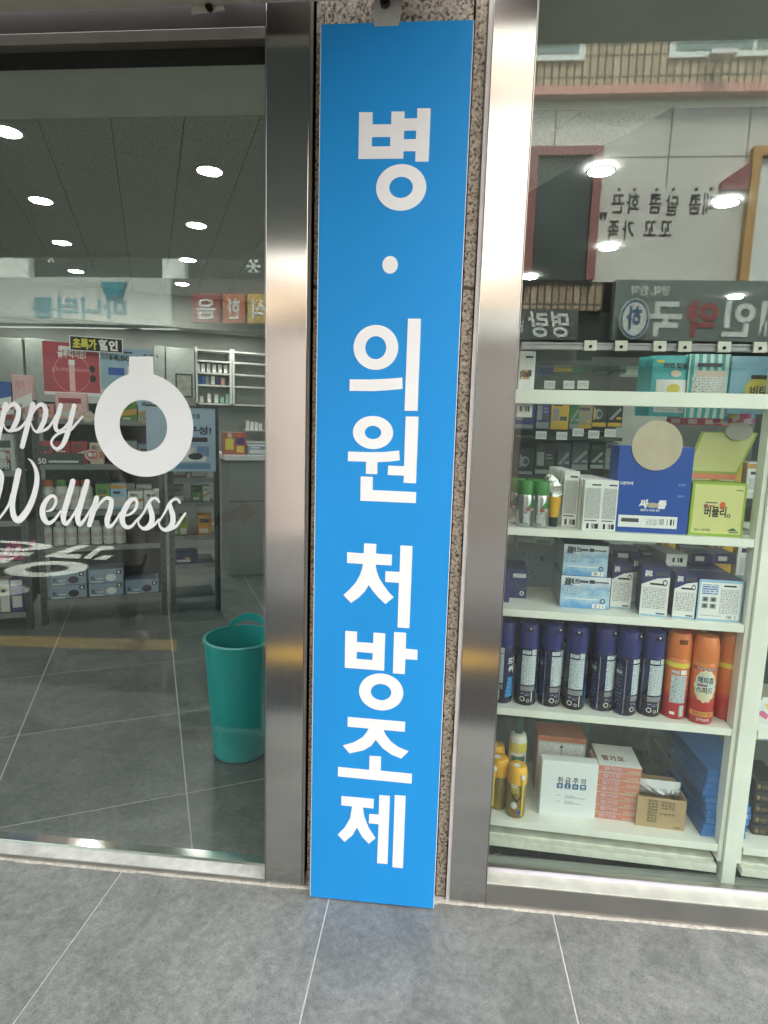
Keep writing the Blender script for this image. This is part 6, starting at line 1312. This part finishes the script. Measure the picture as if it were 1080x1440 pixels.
def p1(g, w_, h, f):
    Q(g, f, w_, h, -.38, .40, .06, .60, 0); f2 = up(f, .0006)
    Q(g, f2, w_, h, -.34, .18, .08, .20, 2); Q(g, f2, w_, h, .22, .38, .08, .20, 3); g.blob(f2, [(w_*.06+.017*math.cos(q), h*.45+.013*math.sin(q)) for q in [.524*k for k in range(12)]], 1)
    g.text('아연 칼슘', -w_*.22, h*.80, h*.07, 0, 4, .03, fn=f2); g.blob(f2, [(w_*.1+.014*math.cos(q), h*.70+.009*math.sin(q)) for q in [.524*k for k in range(12)]], 5); Q(g, f2, w_, h, -.40, -.20, .88, .92, 1)
def p2(g, w_, h, f):
    Q(g, f, w_, h, -.40, .40, .18, .66, 2); f2 = up(f, .0006); Q(g, f2, w_, h, -.34, .38, .64, .74, 5); Q(g, f2, w_, h, -.28, .05, .20, .27, 6); Q(g, f2, w_, h, .2, .40, .16, .28, 3); Q(g, f2, w_, h, -.3, .3, .80, .86, 4)
def p3(g, w_, h, f):
    g.blob(f, [(w_*.06+w_*.26*a, h*.16+h*.44*b) for a, b in ((-1, 0), (0, 0), (1, 0), (1.05, .8), (.7, 1), (0, 1), (-.6, 1), (-1, .75))], 1); f2 = up(f, .0006); g.text('비타', -w_*.10, h*.34, h*.12, 0, 4, .03, fn=f2); Q(g, f2, w_, h, -.1, .28, .60, .67, 7); Q(g, f2, w_, h, -.15, .27, .2, .3, 2)
pmx = [white_b, M('print_yellow', (222, 206, 84)), fine, barcode, gd, skin_m, redl, M('brown_ink', (60, 44, 36))]
for nm, u0, u1, vt, vb, d, m, fn, s_, nn in (('teal', 915, 969, 500, 585, .10, tealf, p1, 'teal pouch with white panel hanging behind the cross bar', 5), ('striped', 966, 1024, 498, 588, .09, stripe_mat(), p2, 'teal and white striped pouch hanging behind the cross bar', 2), ('blue', 1026, 1092, 501, 582, .085, bluef, p3, 'pale blue pouch with a yellow bottle print hanging at the right edge', 2)):
    x0, x1, zb, zt = px4(d, u0, u1, vt, vb); o = pouch('hanging_pouch', s_, 'pouch', CAB, x0, x1, d, zb, zt, [m], fn, .010, 'pouches hanging on hooks', pmats=pmx)
    for j in range(1, nn): dup(o, (o.location.x-.0045*j, o.location.y+.014*j, o.location.z), o.rotation_euler.z, '%s pouch hanging %s on its hook, behind the front one' % (nm, ordn[j]))
x0, x1, zb, zt = px4(.05, 1000, 1085, 572, 590); pouch('hanging_pouch', 'clear pouch with pink and blue contents under the pale blue pouch', 'pouch', CAB, x0+.04, x1, .14, zb-.01, zt+.05, [patch_mat('pink_contents', [(206, 70, 110), (222, 200, 206), (120, 160, 190), (206, 190, 110), (176, 50, 90)], 70)], bulge=.014)
x0, x1, zb, zt = px4(.20, 945, 1052, 588, 598); carton('shelf_strip', 'pink price strip under the hanging pouches', 'strip', CAB, x0, x1, .24, zb, zt-zb, .01, [M('rose_strip', (190, 70, 100), .5)], prints=lambda g, w_, h: [g.rect(-w_*.45+w_*.23*k, -w_*.33+w_*.23*k, h*.15, h*.85, -E_, 0) for k in range(4)], pmats=[pink_b])
# blister card at the pillar
x0, x1, zb, zt = px4(.03, 728, 751, 494, 587)
bl = carton('blister_card', 'white blister card with animal picture hanging beside the steel pillar', 'card', CAB, x0, x1, .03, zb, zt-zb, .006, [white_b], prints=lambda g, w_, h: (g.rect(-w_*.4, w_*.3, h*.58, h*.72, -E_, 0), g.rect(-w_*.3, w_*.3, h*.09, h*.17, -E_, 1), g.rect(-w_*.1, w_*.35, h*.90, h*.93, -E_, 2)), pmats=[patch_mat('animal_print', [(96, 70, 50), (206, 160, 90), (226, 226, 220), (60, 60, 60)], 120), barcode, gd], bevel=.004)

# ================================================================ pegboard gondola behind the shelving
PG = Frame(.19, .95, R(-2.8))
gd_t = thing('peg_gondola', 'dark pegboard gondola of hanging black packs behind the tall white cartons', 'gondola', PG.w(.25, 0, 0), PG.a)
g = MB(); g.box(-.50, .22, .10, .12, .02, 1.55); g.build('pegboard', M('pegboard_grey', (84, 86, 84), .6), gd_t)
g = MB(); g.box(.235, .42, .02, .05, .02, 1.40); g.build('end_panel', M('end_panel_pale', (176, 180, 172), .5), gd_t)
zr = PG.at(800, 610, 0)[1]; g = MB(); g.box(-.5, .22, -.16, .098, zr-.02, zr-.008); g.build('wire_shelf', rack_m, gd_t)
dkp = M('black_pack', (34, 30, 28), .4, var=.2, vs_=30); ypk = M('yellow_pack', (206, 168, 50), .45)
packs = [(724, 752, 556, 604, M('navy_pack', (40, 56, 112), .4, var=.2), 'navy'), (754, 774, 556, 604, M('violet_pack', (56, 52, 110), .4, var=.25), 'violet'), (775, 800, 562, 604, ypk, 'yellow and black'), (801, 815, 562, 604, M('green_pack', (40, 110, 56), .4, var=.2), 'green'), (813, 833, 570, 603, M('tan_pack', (150, 140, 110), .4, var=.2), 'tan and yellow'), (833, 854, 562, 601, dkp, 'black and yellow'), (855, 876, 561, 601, dkp, 'black and yellow')]
low = [(729, 750, 628, 668, dkp, 'black'), (752, 782, 622, 668, dkp, 'black'), (784, 802, 622, 664, M('slate_pack', (74, 76, 78), .4, var=.2), 'slate'), (804, 828, 620, 662, M('slate_pack', (74, 76, 78)), 'slate'), (830, 850, 624, 660, dkp, 'black'), (851, 868, 622, 660, M('grey_pack', (130, 128, 124), .4, var=.2), 'grey')]
_pk = random.Random(5)
def pk_print(g, w_, h):
    k = _pk.randrange(3); q = _pk.uniform
    g.rect(-w_*.46, w_*.46, h*.03, h*q(.12, .22), -E_, 0); g.rect(-w_*.40, w_*q(-.1, .35), h*.78, h*.90, -E_, 1)
    if k == 0: g.face([(-w_*.42, -E_, h*.28), (-w_*.18, -E_, h*.26), (w_*.40, -E_, h*.62), (w_*.30, -E_, h*.70)], 2); g.rect(w_*.1, w_*.42, h*.28, h*.36, -E_, 0)
    elif k == 1: g.disc(q(-.1, .1)*w_, h*.48, w_*.30, h*.19, -E_, 2, 14); g.disc(0, h*.48, w_*.16, h*.11, -E_*2, 1, 12); g.rect(-w_*.42, -w_*.30, h*.26, h*.72, -E_, 0)
    else: g.rect(-w_*.40, -w_*.06, h*.28, h*.70, -E_, 2); g.rect(w_*.02, w_*.40, h*.30, h*.44, -E_, 1); g.rect(w_*.02, w_*.34, h*.50, h*.54, -E_, 0); g.rect(w_*.02, w_*.28, h*.60, h*.64, -E_, 0)
for row, lst in (('upper', packs), ('lower', low)):
    for k, (u0, u1, vt, vb, m, c) in enumerate(lst):
        d = -.10; x0, x1, zb, zt = at2(PG, d, u0, u1, vt, vb)
        o = carton('hanging_pack', '%s pack in front on the %s peg row, %s from the pillar' % (c, row, ordn[k]), 'packet', PG, x0, x1, d, zb, zt-zb, .012, [m], group='packs on the pegboard', prints=pk_print, pmats=[ypk if 'yellow' in c else greyc, gd if 'black' not in c else rack_m, greyc])
        for j in (1, 2): dup(o, (o.location.x+.004*j, o.location.y+.03*j, o.location.z), o.rotation_euler.z, '%s pack hanging %s behind the %s pack of the %s peg row' % (c, ('', 'directly', 'farthest')[j], ordn[k], row))
for k, (u, v) in enumerate(((761, 612), (790, 613), (813, 608), (835, 611), (858, 609), (773, 541), (800, 541), (820, 541))):
    x, z = PG.at(u, v, -.17); carton('price_tag', 'white price tag on a peg hook, %s in the %s row' % (ordn[k % 5], 'lower' if k < 5 else 'upper'), 'price tag', PG, x-.019, x+.019, -.17, z-.014, .028, .002, [white_b], prints=lambda g, w_, h: g.rect(-w_*.4, w_*.4, h*.2, h*.8, -E_, 0), pmats=[fine], group='peg hook price tags', bevel=0)
    g = MB(); q = PG.w(x, -.168, z); g.tube((0, .002, .004), (0, .27, .004), .002, 6)
    g.build('peg_hook', alu, gd_t, loc=(PG.c*(q[0]-gd_t.location.x)+PG.s*(q[1]-gd_t.location.y), -PG.s*(q[0]-gd_t.location.x)+PG.c*(q[1]-gd_t.location.y), z))
# wall rack of small boxes seen above the cross bar
x0, x1, zb, zt = at2(PG, .12, 757, 820, 505, 545)
ws = thing('wall_rack', 'small grey wall rack of narrow boxes above the cross bar', 'shelf', PG.w((x0+x1)/2, .14, zb), PG.a)
g = MB(); g.box(-(x1-x0)/2, (x1-x0)/2, 0, .18, -.012, 0); g.box(-(x1-x0)/2, (x1-x0)/2, .17, .18, 0, .2); g.build('tray', rack_m, ws)
for k in range(3):
    xa = x0+.004+(x1-x0)*k/3; carton('slim_carton', 'slim black and white carton in the wall rack, %s of three' % ordn[k], 'carton', PG, xa, xa+(x1-x0)/3-.01, .15, zb+.0005, .09, .10, [blackm], rot=0, prints=lambda g, w_, h: (g.rect(-w_*.42, w_*.42, h*.1, h*.42, -E_, 0), g.rect(-w_*.3, w_*.3, h*.5, h*.9, -E_, 1), g.text('쎈텍스', -w_*.3, h*.2, h*.14, -E_*2, 2, .03, w=w_*.6)), pmats=[white_b, gd, ink], group='slim cartons in the wall rack')
# low gondola of yellow boxes far right behind the lime carton
yg = thing('floor_shelf', 'low white shelf of yellow boxes behind the lime carton', 'shelf', PG.w(.80, .1, 0), PG.a)
for z in (.3, .7, 1.05):
    g = MB(); g.box(-.35, .35, 0, .3, z-.02, z); g.build('shelf', white_metal, yg)
g = MB(); g.box(-.35, .35, .302, .32, .02, 1.6); g.build('back_panel', M('back_grey', (90, 92, 90), .6), yg)
for lv, z in enumerate((.7, 1.05)):
    for k in range(6):
        carton('carton', '%s carton on the %s shelf behind the lime carton, %s from the left' % (('yellow', 'white', 'yellow', 'grey', 'yellow', 'white')[k], ('middle', 'top')[lv], ordn[k]), 'carton', PG, .47+.11*k, .56+.11*k, .12, z+.0005, .12+.03*((k+lv) % 3), .12, [(ypk, white_b, ypk, greyc, ypk, white_b)[k]], prints=small_print, pmats=sp, group='cartons on the low rear shelf')

# ================================================================ a passer-by in the street, seen only as a dark reflection low in the left pane
pz = thing('person', 'person in long grey coat, dark trousers and grey shoes standing in the street, seen reflected', 'person', (-1.70, -1.70, -.012), R(100))
def skinned(name, pts, edges, radii, m, parent, sub=2, root=0):
    me = bpy.data.meshes.new(name); me.from_pydata(pts, edges, []); o = bpy.data.objects.new(name, me); COL.objects.link(o); me.materials.append(m)
    sk = o.modifiers.new('skin', 'SKIN'); sk.use_smooth_shade = True
    if not me.skin_vertices: me.attributes  # layer is made by the modifier
    for v, r_ in zip(me.skin_vertices[0].data, radii): v.radius = r_ if isinstance(r_, tuple) else (r_, r_)
    me.skin_vertices[0].data[root].use_root = True
    ss = o.modifiers.new('subdivision', 'SUBSURF'); ss.levels = ss.render_levels = sub
    o.parent = parent; return o
P = [(0, 0, .95), (0, 0, 1.10), (0, .005, 1.30), (0, .0, 1.43), (0, -.005, 1.50), (0, -.02, 1.585), (0, -.03, 1.67),
     (.19, 0, 1.39), (.235, .03, 1.12), (.22, -.06, .90), (-.19, 0, 1.39), (-.235, .02, 1.12), (-.22, -.10, .91),
     (.095, 0, .90), (.11, -.03, .50), (.115, .02, .09), (-.095, 0, .90), (-.105, .10, .50), (-.11, .22, .12),
     (.118, -.12, .045), (-.112, .09, .045), (.22, -.09, .83), (-.22, -.13, .84)]
Ed = [(0, 1), (1, 2), (2, 3), (3, 4), (4, 5), (5, 6), (3, 7), (7, 8), (8, 9), (3, 10), (10, 11), (11, 12), (0, 13), (13, 14), (14, 15), (0, 16), (16, 17), (17, 18), (15, 19), (18, 20), (9, 21), (12, 22)]
Ra = [(.15, .11), (.14, .105), (.165, .115), (.10, .08), .055, (.075, .092), (.07, .085), .062, .047, .034, .062, .047, .034, .095, .066, .045, .095, .066, .045, (.042, .03), (.042, .03), .032, .032]
def cloth_split():
    m, N, L = node_mat('dark_clothes'); p = N['Principled BSDF']; tc = N.new('ShaderNodeTexCoord'); s = N.new('ShaderNodeSeparateXYZ'); L.new(tc.outputs['Object'], s.inputs[0])
    r = N.new('ShaderNodeValToRGB'); r.color_ramp.interpolation = 'CONSTANT'; q = N.new('ShaderNodeMath'); q.operation = 'MULTIPLY'; q.inputs[1].default_value = .5; L.new(s.outputs['Z'], q.inputs[0]); L.new(q.outputs[0], r.inputs[0])
    e = r.color_ramp.elements; e[0].position = 0; e[0].color = lin((200, 198, 190)); e[1].position = .738; e[1].color = lin((196, 150, 124))
    for ps, c in ((.045, (34, 32, 34)), (.235, (190, 187, 180))): k = e.new(ps); k.color = lin(c)
    L.new(r.outputs[0], p.inputs['Base Color']); p.inputs['Roughness'].default_value = .8; return m
try:
    skinned('body', P, Ed, Ra, cloth_split(), pz)
except Exception:
    bm = bmesh.new(); vs_ = [bm.verts.new(p) for p in P]
    for a, b in Ed: bm.edges.new((vs_[a], vs_[b]))
    ly = bm.verts.layers.skin.verify()
    for v, r_ in zip(vs_, Ra): v[ly].radius = r_ if isinstance(r_, tuple) else (r_, r_)
    vs_[0][ly].use_root = True
    me = bpy.data.meshes.new('body'); bm.to_mesh(me); bm.free(); me.materials.append(MATS['dark_clothes'])
    for o in [o for o in COL.objects if o.name.startswith('body')]: bpy.data.objects.remove(o)
    o = bpy.data.objects.new('body', me); COL.objects.link(o); o.parent = pz
    sk = o.modifiers.new('skin', 'SKIN'); sk.use_smooth_shade = True; ss = o.modifiers.new('subdivision', 'SUBSURF'); ss.levels = ss.render_levels = 2
hair = M('black_hair', (22, 18, 16), .6)
g = MB(); g.lathe([(.088, 1.60), (.098, 1.66), (.09, 1.72), (.06, 1.762), (0, 1.775)], 18, cy=-.012); g.build('hair', hair, pz, smooth=True)
